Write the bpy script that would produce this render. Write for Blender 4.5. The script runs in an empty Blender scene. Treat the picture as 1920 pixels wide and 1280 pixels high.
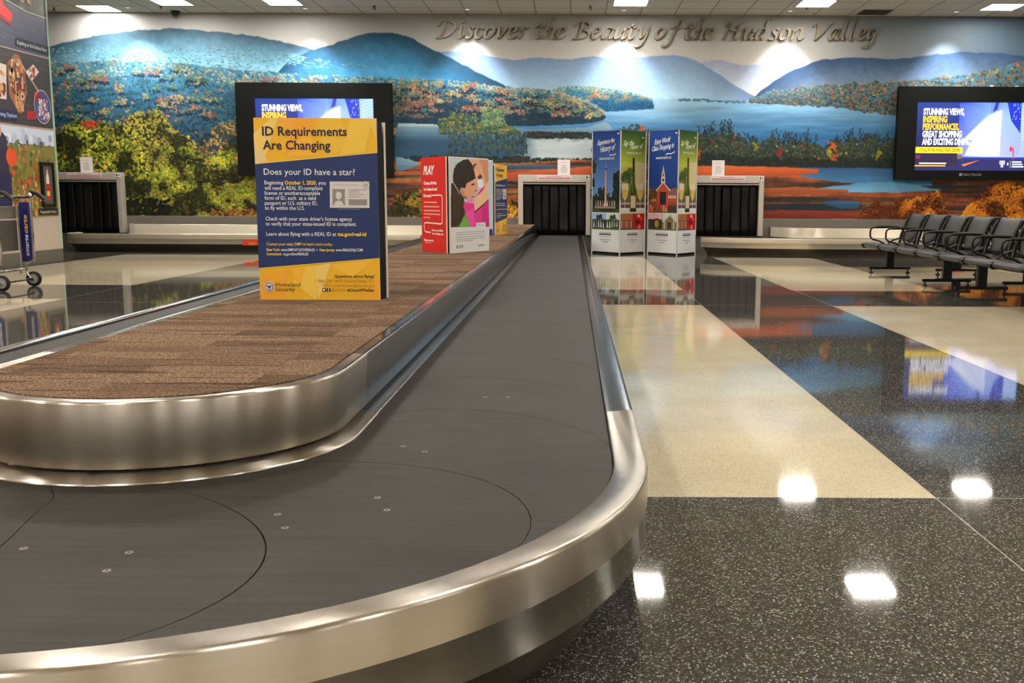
import bpy, bmesh, math, random
import numpy as np
from mathutils import Vector, Matrix
from mathutils.geometry import tessellate_polygon

random.seed(7)
SC = bpy.context.scene
COL = SC.collection

# ------------------------------------------------------------------ camera, world, exposure
F_PX = 1866.0
PITCH = math.atan(268 / F_PX)
ROLL = math.radians(0.29)
cam = bpy.data.cameras.new('camera')
cam.sensor_width = 36.0
cam.lens = F_PX / 1920 * 36.0
cam.shift_x = -(1071 - 960) / 1920
cam.clip_end = 200
camo = bpy.data.objects.new('camera', cam)
COL.objects.link(camo)
fw = Vector((0, math.cos(PITCH), -math.sin(PITCH)))
rt0 = Vector((1, 0, 0))
up0 = rt0.cross(fw)
rt = rt0 * math.cos(ROLL) + up0 * math.sin(ROLL)
up = up0 * math.cos(ROLL) - rt0 * math.sin(ROLL)
camo.matrix_world = Matrix(((rt.x, up.x, -fw.x, 0), (rt.y, up.y, -fw.y, 0), (rt.z, up.z, -fw.z, 1.0), (0, 0, 0, 1)))
SC.camera = camo

world = bpy.data.worlds.new('world')
SC.world = world
world.use_nodes = True
world.node_tree.nodes['Background'].inputs[0].default_value = (1.0, 0.94, 0.85, 1)
world.node_tree.nodes['Background'].inputs[1].default_value = 0.9

SC.view_settings.view_transform = 'Standard'
SC.view_settings.look = 'None'
SC.view_settings.exposure = 0.0
SC.view_settings.gamma = 1.0
SC.view_settings.use_curve_mapping = False
try:
    SC.cycles.use_denoising = True
    SC.cycles.max_bounces = 8
    SC.cycles.diffuse_bounces = 4
    SC.cycles.glossy_bounces = 5
    SC.cycles.caustics_reflective = False
    SC.cycles.caustics_refractive = False
    SC.cycles.sample_clamp_indirect = 3.0
except Exception:
    pass

TROFFER_L = 63.0      # radiance of the ceiling lamp diffusers
WASH_W = 340.0         # watts of each wall washing downlight
WALL_Y = 19.05
CEIL_Z = 4.36

# ------------------------------------------------------------------ small helpers
def lin(c):
    out = []
    for x in c[:3]:
        x = x / 255.0
        out.append(x / 12.92 if x <= 0.04045 else ((x + 0.055) / 1.055) ** 2.4)
    return (out[0], out[1], out[2], 1.0)

def tag(o, label=None, cat=None, group=None, kind=None):
    if label: o['label'] = label
    if cat: o['category'] = cat
    if group: o['group'] = group
    if kind: o['kind'] = kind
    return o

def empty(name, loc, label, cat, group=None, rz=0.0):
    o = bpy.data.objects.new(name, None)
    o.empty_display_size = 0.1
    o.location = loc
    o.rotation_euler = (0, 0, rz)
    COL.objects.link(o)
    return tag(o, label, cat, group)

def copy_tree(o, parent=None):
    c = o.copy()
    COL.objects.link(c)
    if parent is not None:
        c.parent = parent
    for ch in [x for x in bpy.data.objects if x.parent == o]:
        copy_tree(ch, c)
    return c

class MB:
    """collects geometry for ONE mesh object"""
    def __init__(s):
        s.v = []; s.f = []; s.m = []; s.sm = []
    def add(s, vs, fs, mi=0, smooth=False):
        b = len(s.v)
        s.v += [tuple(p) for p in vs]
        for f in fs:
            s.f.append([b + i for i in f]); s.m.append(mi); s.sm.append(smooth)
        return s
    def box(s, x0, y0, z0, x1, y1, z1, mi=0):
        v = [(x0,y0,z0),(x1,y0,z0),(x1,y1,z0),(x0,y1,z0),(x0,y0,z1),(x1,y0,z1),(x1,y1,z1),(x0,y1,z1)]
        return s.add(v, [(0,3,2,1),(4,5,6,7),(0,1,5,4),(1,2,6,5),(2,3,7,6),(3,0,4,7)], mi)
    def prism(s, poly, z0, z1, mi=0):
        n = len(poly)
        v = [(x, y, z0) for x, y in poly] + [(x, y, z1) for x, y in poly]
        f = [tuple(range(n))[::-1], tuple(range(n, 2*n))]
        f += [(i, (i+1) % n, n + (i+1) % n, n + i) for i in range(n)]
        return s.add(v, f, mi)
    def cyl(s, p0, p1, r0, r1=None, n=20, mi=0, smooth=True):
        r1 = r0 if r1 is None else r1
        p0 = Vector(p0); p1 = Vector(p1)
        d = (p1 - p0).normalized()
        a = d.orthogonal().normalized(); b = d.cross(a)
        ring = lambda p, r: [p + a * (r*math.cos(2*math.pi*i/n)) + b * (r*math.sin(2*math.pi*i/n)) for i in range(n)]
        v = ring(p0, r0) + ring(p1, r1)
        s.add(v, [(i, (i+1) % n, n+(i+1) % n, n+i) for i in range(n)], mi, smooth)
        s.add(ring(p0, r0), [tuple(range(n))[::-1]], mi)
        s.add(ring(p1, r1), [tuple(range(n))], mi)
        return s
    def tube(s, pts, r, n=10, mi=0, closed=False):
        P = [Vector(p) for p in pts]
        N = len(P); rings = []
        prev = None
        for i in range(N):
            if closed: t = (P[(i+1) % N] - P[i-1]).normalized()
            else: t = (P[min(i+1, N-1)] - P[max(i-1, 0)]).normalized()
            a = t.orthogonal().normalized() if prev is None else (prev - t * prev.dot(t)).normalized()
            prev = a; b = t.cross(a)
            rings.append([P[i] + a*(r*math.cos(2*math.pi*k/n)) + b*(r*math.sin(2*math.pi*k/n)) for k in range(n)])
        v = [p for rg in rings for p in rg]
        fs = []
        for i in range(N if closed else N-1):
            j = (i+1) % N
            for k in range(n):
                fs.append((i*n+k, i*n+(k+1) % n, j*n+(k+1) % n, j*n+k))
        s.add(v, fs, mi, True)
        if not closed:
            s.add(rings[0], [tuple(range(n))[::-1]], mi); s.add(rings[-1], [tuple(range(n))], mi)
        return s
    def lathe(s, prof, c, axis='z', n=28, mi=0):
        v = []
        for r, h in prof:
            for k in range(n):
                a = 2*math.pi*k/n
                x, y = r*math.cos(a), r*math.sin(a)
                if axis == 'z': v.append((c[0]+x, c[1]+y, c[2]+h))
                elif axis == 'y': v.append((c[0]+x, c[1]+h, c[2]+y))
                else: v.append((c[0]+h, c[1]+x, c[2]+y))
        fs = []
        for i in range(len(prof)-1):
            for k in range(n):
                fs.append((i*n+k, i*n+(k+1) % n, (i+1)*n+(k+1) % n, (i+1)*n+k))
        return s.add(v, fs, mi, True)
    def grid(s, rows, mi=0, smooth=True, closed=False):
        n = len(rows[0]); v = [p for r in rows for p in r]
        fs = []
        for i in range(len(rows)-1):
            for k in range(n if closed else n-1):
                fs.append((i*n+k, i*n+(k+1) % n, (i+1)*n+(k+1) % n, (i+1)*n+k))
        return s.add(v, fs, mi, smooth)
    def build(s, name, mats, parent=None, bevel=0, loc=None, solid=0, normals=True, seg=2):
        me = bpy.data.meshes.new(name)
        me.from_pydata(s.v, [], s.f)
        if not isinstance(mats, (list, tuple)): mats = [mats]
        for m in mats: me.materials.append(m)
        me.polygons.foreach_set('material_index', s.m)
        me.polygons.foreach_set('use_smooth', s.sm)
        if normals:
            bm = bmesh.new(); bm.from_mesh(me)
            bmesh.ops.recalc_face_normals(bm, faces=bm.faces)
            bm.to_mesh(me); bm.free()
        me.update()
        o = bpy.data.objects.new(name, me)
        COL.objects.link(o)
        if parent is not None: o.parent = parent
        if loc is not None: o.location = loc
        if solid:
            md = o.modifiers.new('solid', 'SOLIDIFY'); md.thickness = solid; md.offset = 0
        if bevel:
            md = o.modifiers.new('bevel', 'BEVEL'); md.width = bevel; md.segments = seg
            md.limit_method = 'ANGLE'; md.angle_limit = math.radians(40)
        return o

# ------------------------------------------------------------------ materials
def newmat(name):
    m = bpy.data.materials.new(name); m.use_nodes = True
    return m, m.node_tree.nodes, m.node_tree.links, m.node_tree.nodes['Principled BSDF']

def plain(name, c, rough=0.5, metal=0.0, spec=0.5, noise=0.06, scale=30.0, coat=0.0):
    m, N, L, P = newmat(name)
    P.inputs['Roughness'].default_value = rough
    P.inputs['Metallic'].default_value = metal
    P.inputs['Specular IOR Level'].default_value = spec
    P.inputs['Coat Weight'].default_value = coat
    tc = N.new('ShaderNodeTexCoord'); nz = N.new('ShaderNodeTexNoise')
    nz.inputs['Scale'].default_value = scale; nz.inputs['Detail'].default_value = 4
    L.new(tc.outputs['Object'], nz.inputs['Vector'])
    mx = N.new('ShaderNodeMix'); mx.data_type = 'RGBA'
    l = lin(c)
    mx.inputs[6].default_value = tuple(x*(1-noise) for x in l[:3]) + (1,)
    mx.inputs[7].default_value = tuple(min(1, x*(1+noise)) for x in l[:3]) + (1,)
    L.new(nz.outputs['Fac'], mx.inputs[0]); L.new(mx.outputs[2], P.inputs['Base Color'])
    return m

def steel(name, c, rough, aniso, stretch=(3, 3, 200)):
    """brushed steel: horizontal brush lines spread the highlights vertically"""
    m, N, L, P = newmat(name)
    P.inputs['Metallic'].default_value = 1.0
    tc = N.new('ShaderNodeTexCoord'); mp = N.new('ShaderNodeMapping')
    mp.inputs['Scale'].default_value = stretch
    nz = N.new('ShaderNodeTexNoise'); nz.inputs['Scale'].default_value = 1.0; nz.inputs['Detail'].default_value = 5
    L.new(tc.outputs['Object'], mp.inputs['Vector']); L.new(mp.outputs[0], nz.inputs['Vector'])
    n2 = N.new('ShaderNodeTexNoise'); n2.inputs['Scale'].default_value = 5; n2.inputs['Detail'].default_value = 6
    L.new(tc.outputs['Object'], n2.inputs['Vector'])
    ad = N.new('ShaderNodeMath'); ad.operation = 'ADD'; L.new(nz.outputs['Fac'], ad.inputs[0]); L.new(n2.outputs['Fac'], ad.inputs[1])
    P.inputs['Roughness'].default_value = rough
    mx = N.new('ShaderNodeMix'); mx.data_type = 'RGBA'
    l = lin(c)
    mx.inputs[6].default_value = tuple(x*0.94 for x in l[:3]) + (1,)
    mx.inputs[7].default_value = tuple(min(1, x*1.05) for x in l[:3]) + (1,)
    m2 = N.new('ShaderNodeMapRange'); m2.inputs[1].default_value = 0.6; m2.inputs[2].default_value = 1.4; L.new(ad.outputs[0], m2.inputs[0])
    L.new(m2.outputs[0], mx.inputs[0]); L.new(mx.outputs[2], P.inputs['Base Color'])
    tg = N.new('ShaderNodeTangent'); tg.direction_type = 'RADIAL'; tg.axis = 'Z'
    P.inputs['Anisotropic'].default_value = aniso; P.inputs['Anisotropic Rotation'].default_value = 0.25
    L.new(tg.outputs[0], P.inputs['Tangent'])
    return m

def terrazzo(name, base, chips, scale, amount, rough=0.06, spec=0.6):
    """polished ground with stone chips of several tones"""
    m, N, L, P = newmat(name)
    P.inputs['Roughness'].default_value = rough
    P.inputs['Specular IOR Level'].default_value = spec
    tc = N.new('ShaderNodeTexCoord')
    vo = N.new('ShaderNodeTexVoronoi'); vo.inputs['Scale'].default_value = scale
    L.new(tc.outputs['Object'], vo.inputs['Vector'])
    sep = N.new('ShaderNodeSeparateColor'); L.new(vo.outputs['Color'], sep.inputs[0])
    rp = N.new('ShaderNodeValToRGB'); rp.color_ramp.interpolation = 'CONSTANT'
    e = rp.color_ramp.elements
    e[0].position = 0; e[0].color = lin(base)
    e[1].position = 1 - amount; e[1].color = lin(chips[0])
    for i, c in enumerate(chips[1:]):
        el = e.new(1 - amount + amount * (i+1) / len(chips)); el.color = lin(c)
    L.new(sep.outputs[0], rp.inputs[0])
    # chips keep to the heart of each cell
    lt = N.new('ShaderNodeMapRange'); lt.inputs[1].default_value = 0.35; lt.inputs[2].default_value = 0.55
    lt.inputs[3].default_value = 1; lt.inputs[4].default_value = 0
    L.new(vo.outputs['Distance'], lt.inputs[0])
    mx = N.new('ShaderNodeMix'); mx.data_type = 'RGBA'; mx.inputs[6].default_value = lin(base)
    L.new(lt.outputs[0], mx.inputs[0]); L.new(rp.outputs[0], mx.inputs[7])
    nz = N.new('ShaderNodeTexNoise'); nz.inputs['Scale'].default_value = 2.2; nz.inputs['Detail'].default_value = 6
    L.new(tc.outputs['Object'], nz.inputs['Vector'])
    mr = N.new('ShaderNodeMapRange'); mr.inputs[1].default_value = 0.3; mr.inputs[2].default_value = 0.7
    mr.inputs[3].default_value = 0.9; mr.inputs[4].default_value = 1.08
    L.new(nz.outputs['Fac'], mr.inputs[0])
    ml = N.new('ShaderNodeVectorMath'); ml.operation = 'SCALE'
    L.new(mx.outputs[2], ml.inputs[0]); L.new(mr.outputs[0], ml.inputs['Scale'])
    L.new(ml.outputs[0], P.inputs['Base Color'])
    return m

def print_mat(name, rough=0.4, spec=0.4, emit=0.0):
    """printed sheet or lit screen: the inks sit in the mesh's colour attribute"""
    m, N, L, P = newmat(name)
    at = N.new('ShaderNodeAttribute'); at.attribute_name = 'Col'
    P.inputs['Roughness'].default_value = rough
    P.inputs['Specular IOR Level'].default_value = spec
    if emit:
        P.inputs['Base Color'].default_value = (0.01, 0.01, 0.01, 1)
        L.new(at.outputs['Color'], P.inputs['Emission Color'])
        P.inputs['Emission Strength'].default_value = emit
    else:
        L.new(at.outputs['Color'], P.inputs['Base Color'])
    return m

def emis(name, c, s):
    m, N, L, P = newmat(name)
    P.inputs['Base Color'].default_value = (0.8, 0.8, 0.8, 1)
    P.inputs['Emission Color'].default_value = c + (1,)
    P.inputs['Emission Strength'].default_value = s
    return m

M = {}
M['steel'] = steel('brushed_steel', (188, 181, 170), 0.27, 0.95)
M['steel_flat'] = steel('brushed_steel_flat', (150, 150, 150), 0.16, 0.2, (120, 6, 120))
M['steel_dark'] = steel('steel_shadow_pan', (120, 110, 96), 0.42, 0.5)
M['steel_far'] = steel('steel_far', (196, 184, 162), 0.32, 0.35)
M['steel_far'].node_tree.nodes['Principled BSDF'].inputs['Metallic'].default_value = 0.4
M['frame'] = plain('chute_frame_paint', (202, 191, 178), 0.38, 0.3, 0.5, 0.05, 20)
M['black'] = plain('black_plastic', (16, 16, 17), 0.4, 0, 0.4)
M['blackmatt'] = plain('black_matt_board', (13, 12, 13), 0.7, 0, 0.2)
M['tvframe'] = plain('display_surround', (9, 11, 10), 0.5, 0, 0.18)
M['curtain'] = plain('rubber_strip', (13, 12, 12), 0.45, 0, 0.25, 0.3, 8)
M['blackmetal'] = plain('black_powder_coat', (18, 18, 19), 0.3, 0.3, 0.5)
M['seat'] = plain('seat_grey', (72, 70, 68), 0.42, 0.25, 0.45, 0.08, 200)
M['rubber'] = plain('tyre_rubber', (28, 27, 27), 0.6, 0, 0.3)
M['chrome'] = plain('chrome', (205, 203, 198), 0.15, 1.0, 0.5, 0.03)
M['wheelgrey'] = plain('wheel_hub_grey', (150, 146, 144), 0.45, 0.1)
M['print'] = print_mat('printed_sheet')
M['printsatin'] = print_mat('printed_fabric', 0.6, 0.25)
M['screen'] = print_mat('lit_screen', 0.15, 0.4, 1.6)
M['wallbase'] = plain('grey_wall_base', (120, 112, 102), 0.5, 0, 0.4, 0.04)
M['wallpaint'] = plain('beige_wall_paint', (196, 184, 168), 0.6, 0, 0.3, 0.04, 4)
M['whitewall'] = plain('white_wall_panel', (182, 168, 154), 0.5, 0, 0.35, 0.03, 5)
M['darkbase'] = plain('dark_rubber_base', (92, 88, 80), 0.4, 0, 0.4)
M['glassedge'] = plain('pale_glass_edge', (176, 205, 190), 0.2, 0, 0.5)
M['letter'] = plain('bronze_letter', (138, 128, 108), 0.45, 0.25, 0.4, 0.08, 12)
M['notice'] = plain('notice_paper', (222, 212, 206), 0.6, 0, 0.3)
M['troffer'] = emis('lamp_diffuser', (1.0, 0.945, 0.86), TROFFER_L)
M['white'] = plain('white_enamel', (226, 222, 214), 0.4)
M['spotlens'] = emis('downlight_lens', (0.9, 0.95, 1.0), 1.2)
M['screw'] = plain('screw_head', (126, 121, 112), 0.4, 0.8)
M['seam'] = plain('seam_dark', (26, 24, 22), 0.7)

# belt plates: worn dark rubber
m, N, L, P = newmat('worn_belt_rubber')
tc = N.new('ShaderNodeTexCoord')
n1 = N.new('ShaderNodeTexNoise'); n1.inputs['Scale'].default_value = 3.0; n1.inputs['Detail'].default_value = 8; n1.inputs['Roughness'].default_value = 0.65
n2 = N.new('ShaderNodeTexNoise'); n2.inputs['Scale'].default_value = 260; n2.inputs['Detail'].default_value = 2
mp = N.new('ShaderNodeMapping'); mp.inputs['Scale'].default_value = (1.2, 26, 1)
n3 = N.new('ShaderNodeTexNoise'); n3.inputs['Scale'].default_value = 2.5; n3.inputs['Detail'].default_value = 5
for n in (n1, n2): L.new(tc.outputs['Object'], n.inputs['Vector'])
L.new(tc.outputs['Object'], mp.inputs['Vector']); L.new(mp.outputs[0], n3.inputs['Vector'])
a1 = N.new('ShaderNodeMath'); a1.operation = 'ADD'; L.new(n1.outputs['Fac'], a1.inputs[0]); L.new(n3.outputs['Fac'], a1.inputs[1])
a2 = N.new('ShaderNodeMath'); a2.operation = 'MULTIPLY_ADD'; L.new(n2.outputs['Fac'], a2.inputs[0]); a2.inputs[1].default_value = 0.8; L.new(a1.outputs[0], a2.inputs[2])
rp = N.new('ShaderNodeValToRGB'); e = rp.color_ramp.elements
e[0].position = 0.3; e[0].color = lin((32, 29, 25)); e[1].position = 1.0; e[1].color = lin((57, 52, 46))
mr = N.new('ShaderNodeMapRange'); mr.inputs[1].default_value = 0.9; mr.inputs[2].default_value = 1.9
L.new(a2.outputs[0], mr.inputs[0]); L.new(mr.outputs[0], rp.inputs[0]); L.new(rp.outputs[0], P.inputs['Base Color'])
P.inputs['Roughness'].default_value = 0.58; P.inputs['Specular IOR Level'].default_value = 0.28
bp = N.new('ShaderNodeBump'); bp.inputs['Strength'].default_value = 0.12; bp.inputs['Distance'].default_value = 0.002
L.new(n2.outputs['Fac'], bp.inputs['Height']); L.new(bp.outputs[0], P.inputs['Normal'])
M['belt'] = m

# carpet: loop pile tiles in browns with darker dashes
m, N, L, P = newmat('brown_loop_carpet')
tc = N.new('ShaderNodeTexCoord')
br = N.new('ShaderNodeTexBrick'); br.offset = 0.37; br.offset_frequency = 1; br.squash = 1
br.inputs['Color1'].default_value = lin((150, 122, 98)); br.inputs['Color2'].default_value = lin((98, 75, 56))
br.inputs['Mortar'].default_value = lin((78, 58, 44)); br.inputs['Scale'].default_value = 1.0
br.inputs['Mortar Size'].default_value = 0.0; br.inputs['Brick Width'].default_value = 0.36; br.inputs['Row Height'].default_value = 0.13
br.inputs['Bias'].default_value = -0.25
L.new(tc.outputs['Object'], br.inputs['Vector'])
mp = N.new('ShaderNodeMapping'); mp.inputs['Scale'].default_value = (3.2, 60, 1)
nz = N.new('ShaderNodeTexNoise'); nz.inputs['Scale'].default_value = 1.0; nz.inputs['Detail'].default_value = 1
L.new(tc.outputs['Object'], mp.inputs['Vector']); L.new(mp.outputs[0], nz.inputs['Vector'])
st = N.new('ShaderNodeMapRange'); st.inputs[1].default_value = 0.61; st.inputs[2].default_value = 0.66; st.inputs[3].default_value = 0; st.inputs[4].default_value = 0.8
L.new(nz.outputs['Fac'], st.inputs[0])
m1 = N.new('ShaderNodeMix'); m1.data_type = 'RGBA'; m1.inputs[7].default_value = lin((72, 52, 40))
L.new(st.outputs[0], m1.inputs[0]); L.new(br.outputs['Color'], m1.inputs[6])
vo = N.new('ShaderNodeTexVoronoi'); vo.inputs['Scale'].default_value = 150
mp2 = N.new('ShaderNodeMapping'); mp2.inputs['Rotation'].default_value = (0, 0, 0.35); mp2.inputs['Scale'].default_value = (0.8, 1.2, 1)
L.new(tc.outputs['Object'], mp2.inputs['Vector']); L.new(mp2.outputs[0], vo.inputs['Vector'])
sp = N.new('ShaderNodeMapRange'); sp.inputs[1].default_value = 0.0; sp.inputs[2].default_value = 0.6; sp.inputs[3].default_value = 1.5; sp.inputs[4].default_value = 0.4
L.new(vo.outputs['Distance'], sp.inputs[0])
ml = N.new('ShaderNodeVectorMath'); ml.operation = 'SCALE'
L.new(m1.outputs[2], ml.inputs[0]); L.new(sp.outputs[0], ml.inputs['Scale']); L.new(ml.outputs[0], P.inputs['Base Color'])
P.inputs['Roughness'].default_value = 0.95; P.inputs['Specular IOR Level'].default_value = 0.1
bp = N.new('ShaderNodeBump'); bp.inputs['Strength'].default_value = 0.7; bp.inputs['Distance'].default_value = 0.004; bp.invert = True
L.new(vo.outputs['Distance'], bp.inputs['Height']); L.new(bp.outputs[0], P.inputs['Normal'])
M['carpet'] = m

M['floor_dark'] = terrazzo('dark_terrazzo', (54, 53, 51), [(76, 75, 71), (104, 101, 95), (88, 86, 81), (130, 126, 118), (172, 167, 156), (98, 96, 91)], 165, 0.78, 0.045, 0.5)
M['floor_cream'] = terrazzo('cream_terrazzo', (208, 196, 168), [(192, 178, 148), (222, 212, 186), (172, 156, 126)], 170, 0.5, 0.06, 0.5)
M['strip'] = plain('zinc_divider', (140, 134, 122), 0.3, 0.6)

# ceiling: mineral tiles in a grid
m, N, L, P = newmat('ceiling_tiles')
tc = N.new('ShaderNodeTexCoord'); sx = N.new('ShaderNodeSeparateXYZ'); L.new(tc.outputs['Object'], sx.inputs[0])
def gridline(sock, off, pitch, half):
    a = N.new('ShaderNodeMath'); a.operation = 'SUBTRACT'; L.new(sock, a.inputs[0]); a.inputs[1].default_value = off - pitch*100
    b = N.new('ShaderNodeMath'); b.operation = 'MODULO'; L.new(a.outputs[0], b.inputs[0]); b.inputs[1].default_value = pitch
    c = N.new('ShaderNodeMath'); c.operation = 'LESS_THAN'; L.new(b.outputs[0], c.inputs[0]); c.inputs[1].default_value = half
    return c.outputs[0]
gx = gridline(sx.outputs['X'], -0.05, 0.637, 0.022); gy = gridline(sx.outputs['Y'], 17.76, 0.64, 0.022)
mxx = N.new('ShaderNodeMath'); mxx.operation = 'MAXIMUM'; L.new(gx, mxx.inputs[0]); L.new(gy, mxx.inputs[1])
mx = N.new('ShaderNodeMix'); mx.data_type = 'RGBA'; mx.inputs[6].default_value = lin((250, 240, 220)); mx.inputs[7].default_value = lin((170, 158, 138))
L.new(mxx.outputs[0], mx.inputs[0]); L.new(mx.outputs[2], P.inputs['Base Color']); P.inputs['Roughness'].default_value = 0.85
M['ceiling'] = m

# ------------------------------------------------------------------ printed art: flat inks laid on a sheet
def font_mesh(s, bold=0.0, shear=0.0):
    cu = bpy.data.curves.new('lettering', 'FONT')
    cu.body = s; cu.size = 1.0; cu.offset = bold; cu.shear = shear; cu.resolution_u = 2
    ob = bpy.data.objects.new('lettering', cu)
    me = bpy.data.meshes.new_from_object(ob)
    vs = [(v.co.x, v.co.y) for v in me.vertices]
    fs = [tuple(p.vertices) for p in me.polygons]
    bpy.data.objects.remove(ob); bpy.data.curves.remove(cu); bpy.data.meshes.remove(me)
    return vs, fs
_h = font_mesh('H')
CAP = max(y for x, y in _h[0]) or 0.7

class Art:
    """a sheet of w x h metres; inks in local (u right, v up), each laid a hair above the last"""
    def __init__(s, w, h, base, thick=0.006, lay=0.00006):
        s.w, s.h = w, h; s.v = []; s.f = []; s.c = []; s.k = 0; s.lay = lay; s.thick = thick
        s.slab(base)
    def slab(s, base):
        w, h, t = s.w, s.h, s.thick
        b = [(0,0,-t),(w,0,-t),(w,h,-t),(0,h,-t),(0,0,0),(w,0,0),(w,h,0),(0,h,0)]
        fs = [(0,3,2,1),(4,5,6,7),(0,1,5,4),(1,2,6,5),(2,3,7,6),(3,0,4,7)]
        s.v += b; s.f += fs
        side = (225, 215, 200)
        for i, f in enumerate(fs): s.c += [lin(base if i == 1 else side)] * 4
    def _z(s):
        s.k += 1
        return s.lay * s.k
    def poly(s, pts, col):
        z = s._z(); b = len(s.v)
        s.v += [(u, v, z) for u, v in pts]
        multi = isinstance(col[0], (tuple, list))
        cols = [lin(c) for c in col] if multi else [lin(col)] * len(pts)
        if len(pts) <= 4 and multi:
            s.f.append([b+i for i in range(len(pts))]); s.c += cols
        else:
            for t in tessellate_polygon([[Vector((u, v, 0)) for u, v in pts]]):
                s.f.append([b+i for i in t]); s.c += [cols[i] for i in t]
        return s
    def rect(s, u0, v0, u1, v1, col): return s.poly([(u0,v0),(u1,v0),(u1,v1),(u0,v1)], col)
    def ell(s, cx, cy, rx, ry, col, n=20, rot=0.0, a0=0.0, a1=2*math.pi):
        cr, sr = math.cos(rot), math.sin(rot); P = []
        for i in range(n):
            a = a0 + (a1-a0)*i/(n if abs(a1-a0) > 6.2 else n-1)
            x, y = rx*math.cos(a), ry*math.sin(a)
            P.append((cx + x*cr - y*sr, cy + x*sr + y*cr))
        return s.poly(P, col)
    def line(s, pts, w, col, closed=False):
        P = [Vector(p) for p in pts]
        n = len(P); z = s._z(); b = len(s.v)
        for i in range(n):
            if closed: t = (P[(i+1) % n]-P[i-1])
            else: t = P[min(i+1, n-1)]-P[max(i-1, 0)]
            t = t.normalized() if t.length else Vector((1, 0))
            q = Vector((-t.y, t.x))*w/2
            s.v += [(P[i].x+q.x, P[i].y+q.y, z), (P[i].x-q.x, P[i].y-q.y, z)]
        for i in range(n if closed else n-1):
            j = (i+1) % n
            s.f.append([b+2*i+1, b+2*j+1, b+2*j, b+2*i]); s.c += [lin(col)]*4
        return s
    def text(s, t, u, v, h, col, width=None, bold=0.0, shear=0.0, align='l', rot=0.0, rise=0.0):
        vs, fs = font_mesh(t, bold, shear)
        if not vs: return s
        k = h/CAP; x0 = min(p[0] for p in vs); x1 = max(p[0] for p in vs)
        kx = width/(x1-x0) if width else k
        z = s._z(); b = len(s.v); wd = (x1-x0)*kx
        off = {'l': 0, 'c': -wd/2, 'r': -wd}[align]
        cr, sr = math.cos(rot), math.sin(rot)
        for x, y in vs:
            lx = (x-x0)*kx + off; ly = y*k + rise*lx
            s.v.append((u + lx*cr - ly*sr, v + lx*sr + ly*cr, z))
        for f in fs:
            s.f.append([b+i for i in f]); s.c += [lin(col)]*len(f)
        return s
    def blobs(s, n, u0, v0, u1, v1, r0, r1, cols, rnd=random, flat=1.0):
        for i in range(n):
            r = rnd.uniform(r0, r1)
            s.ell(rnd.uniform(u0, u1), rnd.uniform(v0, v1), r, r*flat*rnd.uniform(0.6, 1.1), rnd.choice(cols), n=7, rot=rnd.uniform(0, 3))
            s.k -= 1 if i % 4 else 0
        return s
    def build(s, name, mat, parent, origin, ud, vd):
        ud = Vector(ud).normalized(); vd = Vector(vd).normalized(); nd = ud.cross(vd); o0 = Vector(origin)
        vs = [tuple(o0 + ud*u + vd*v + nd*z) for u, v, z in s.v]
        me = bpy.data.meshes.new(name); me.from_pydata(vs, [], s.f)
        at = me.color_attributes.new('Col', 'FLOAT_COLOR', 'CORNER')
        at.data.foreach_set('color', np.array(s.c, dtype=np.float32).ravel())
        me.materials.append(mat); me.update()
        o = bpy.data.objects.new(name, me); COL.objects.link(o)
        if parent is not None: o.parent = parent
        return o

def under(root, o, label=None):
    """a part built in world coordinates goes under its thing"""
    o.parent = root
    o.location = -root.location
    if label: o['label'] = label
    return o

# ------------------------------------------------------------------ the hall
RX0, RX1, RY0 = -13.0, 13.5, -7.0
def build_floor():
    creams = [(0.0, 1.24, 3.27, 9.45), (0.0, 1.24, 11.02, 17.25), (2.485, 4.35, 0.4, 9.42), (2.45, 4.15, 11.0, 17.25),
              (-7.75, -4.99, 0.4, 9.73), (-7.75, -4.99, 11.3, 17.35), (0.0, 1.24, -5.0, 1.6), (-3.4, 0.0, -5.0, 1.45), (6.2, 8.7, 3.27, 9.42), (6.2, 8.7, 11.0, 17.25)]
    lines_x = [1.24, 2.485, 4.97, -4.99]; lines_y = [3.27, 9.44]
    xs = {RX0, RX1}; ys = {RY0, WALL_Y + 0.05}
    for a, b, c, d in creams: xs |= {a, b}; ys |= {c, d}
    for x in lines_x: xs |= {x - 0.003, x + 0.003}
    for y in lines_y: ys |= {y - 0.003, y + 0.003}
    xs = sorted(xs); ys = sorted(ys)
    mb = MB()
    idx = {}
    for j, y in enumerate(ys):
        for i, x in enumerate(xs):
            idx[i, j] = len(mb.v); mb.v.append((x, y, 0.0))
    for j in range(len(ys)-1):
        for i in range(len(xs)-1):
            cx = (xs[i]+xs[i+1])/2; cy = (ys[j]+ys[j+1])/2
            mi = 0
            if any(a < cx < b and c < cy < d for a, b, c, d in creams): mi = 1
            elif any(abs(cx-x) < 0.003 for x in lines_x) or any(abs(cy-y) < 0.003 for y in lines_y): mi = 2
            mb.f.append([idx[i, j], idx[i+1, j], idx[i+1, j+1], idx[i, j+1]]); mb.m.append(mi); mb.sm.append(False)
    o = mb.build('floor', [M['floor_dark'], M['floor_cream'], M['strip']])
    tag(o, 'polished dark terrazzo ground with cream rectangles', 'floor', kind='structure')
build_floor()

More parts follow.
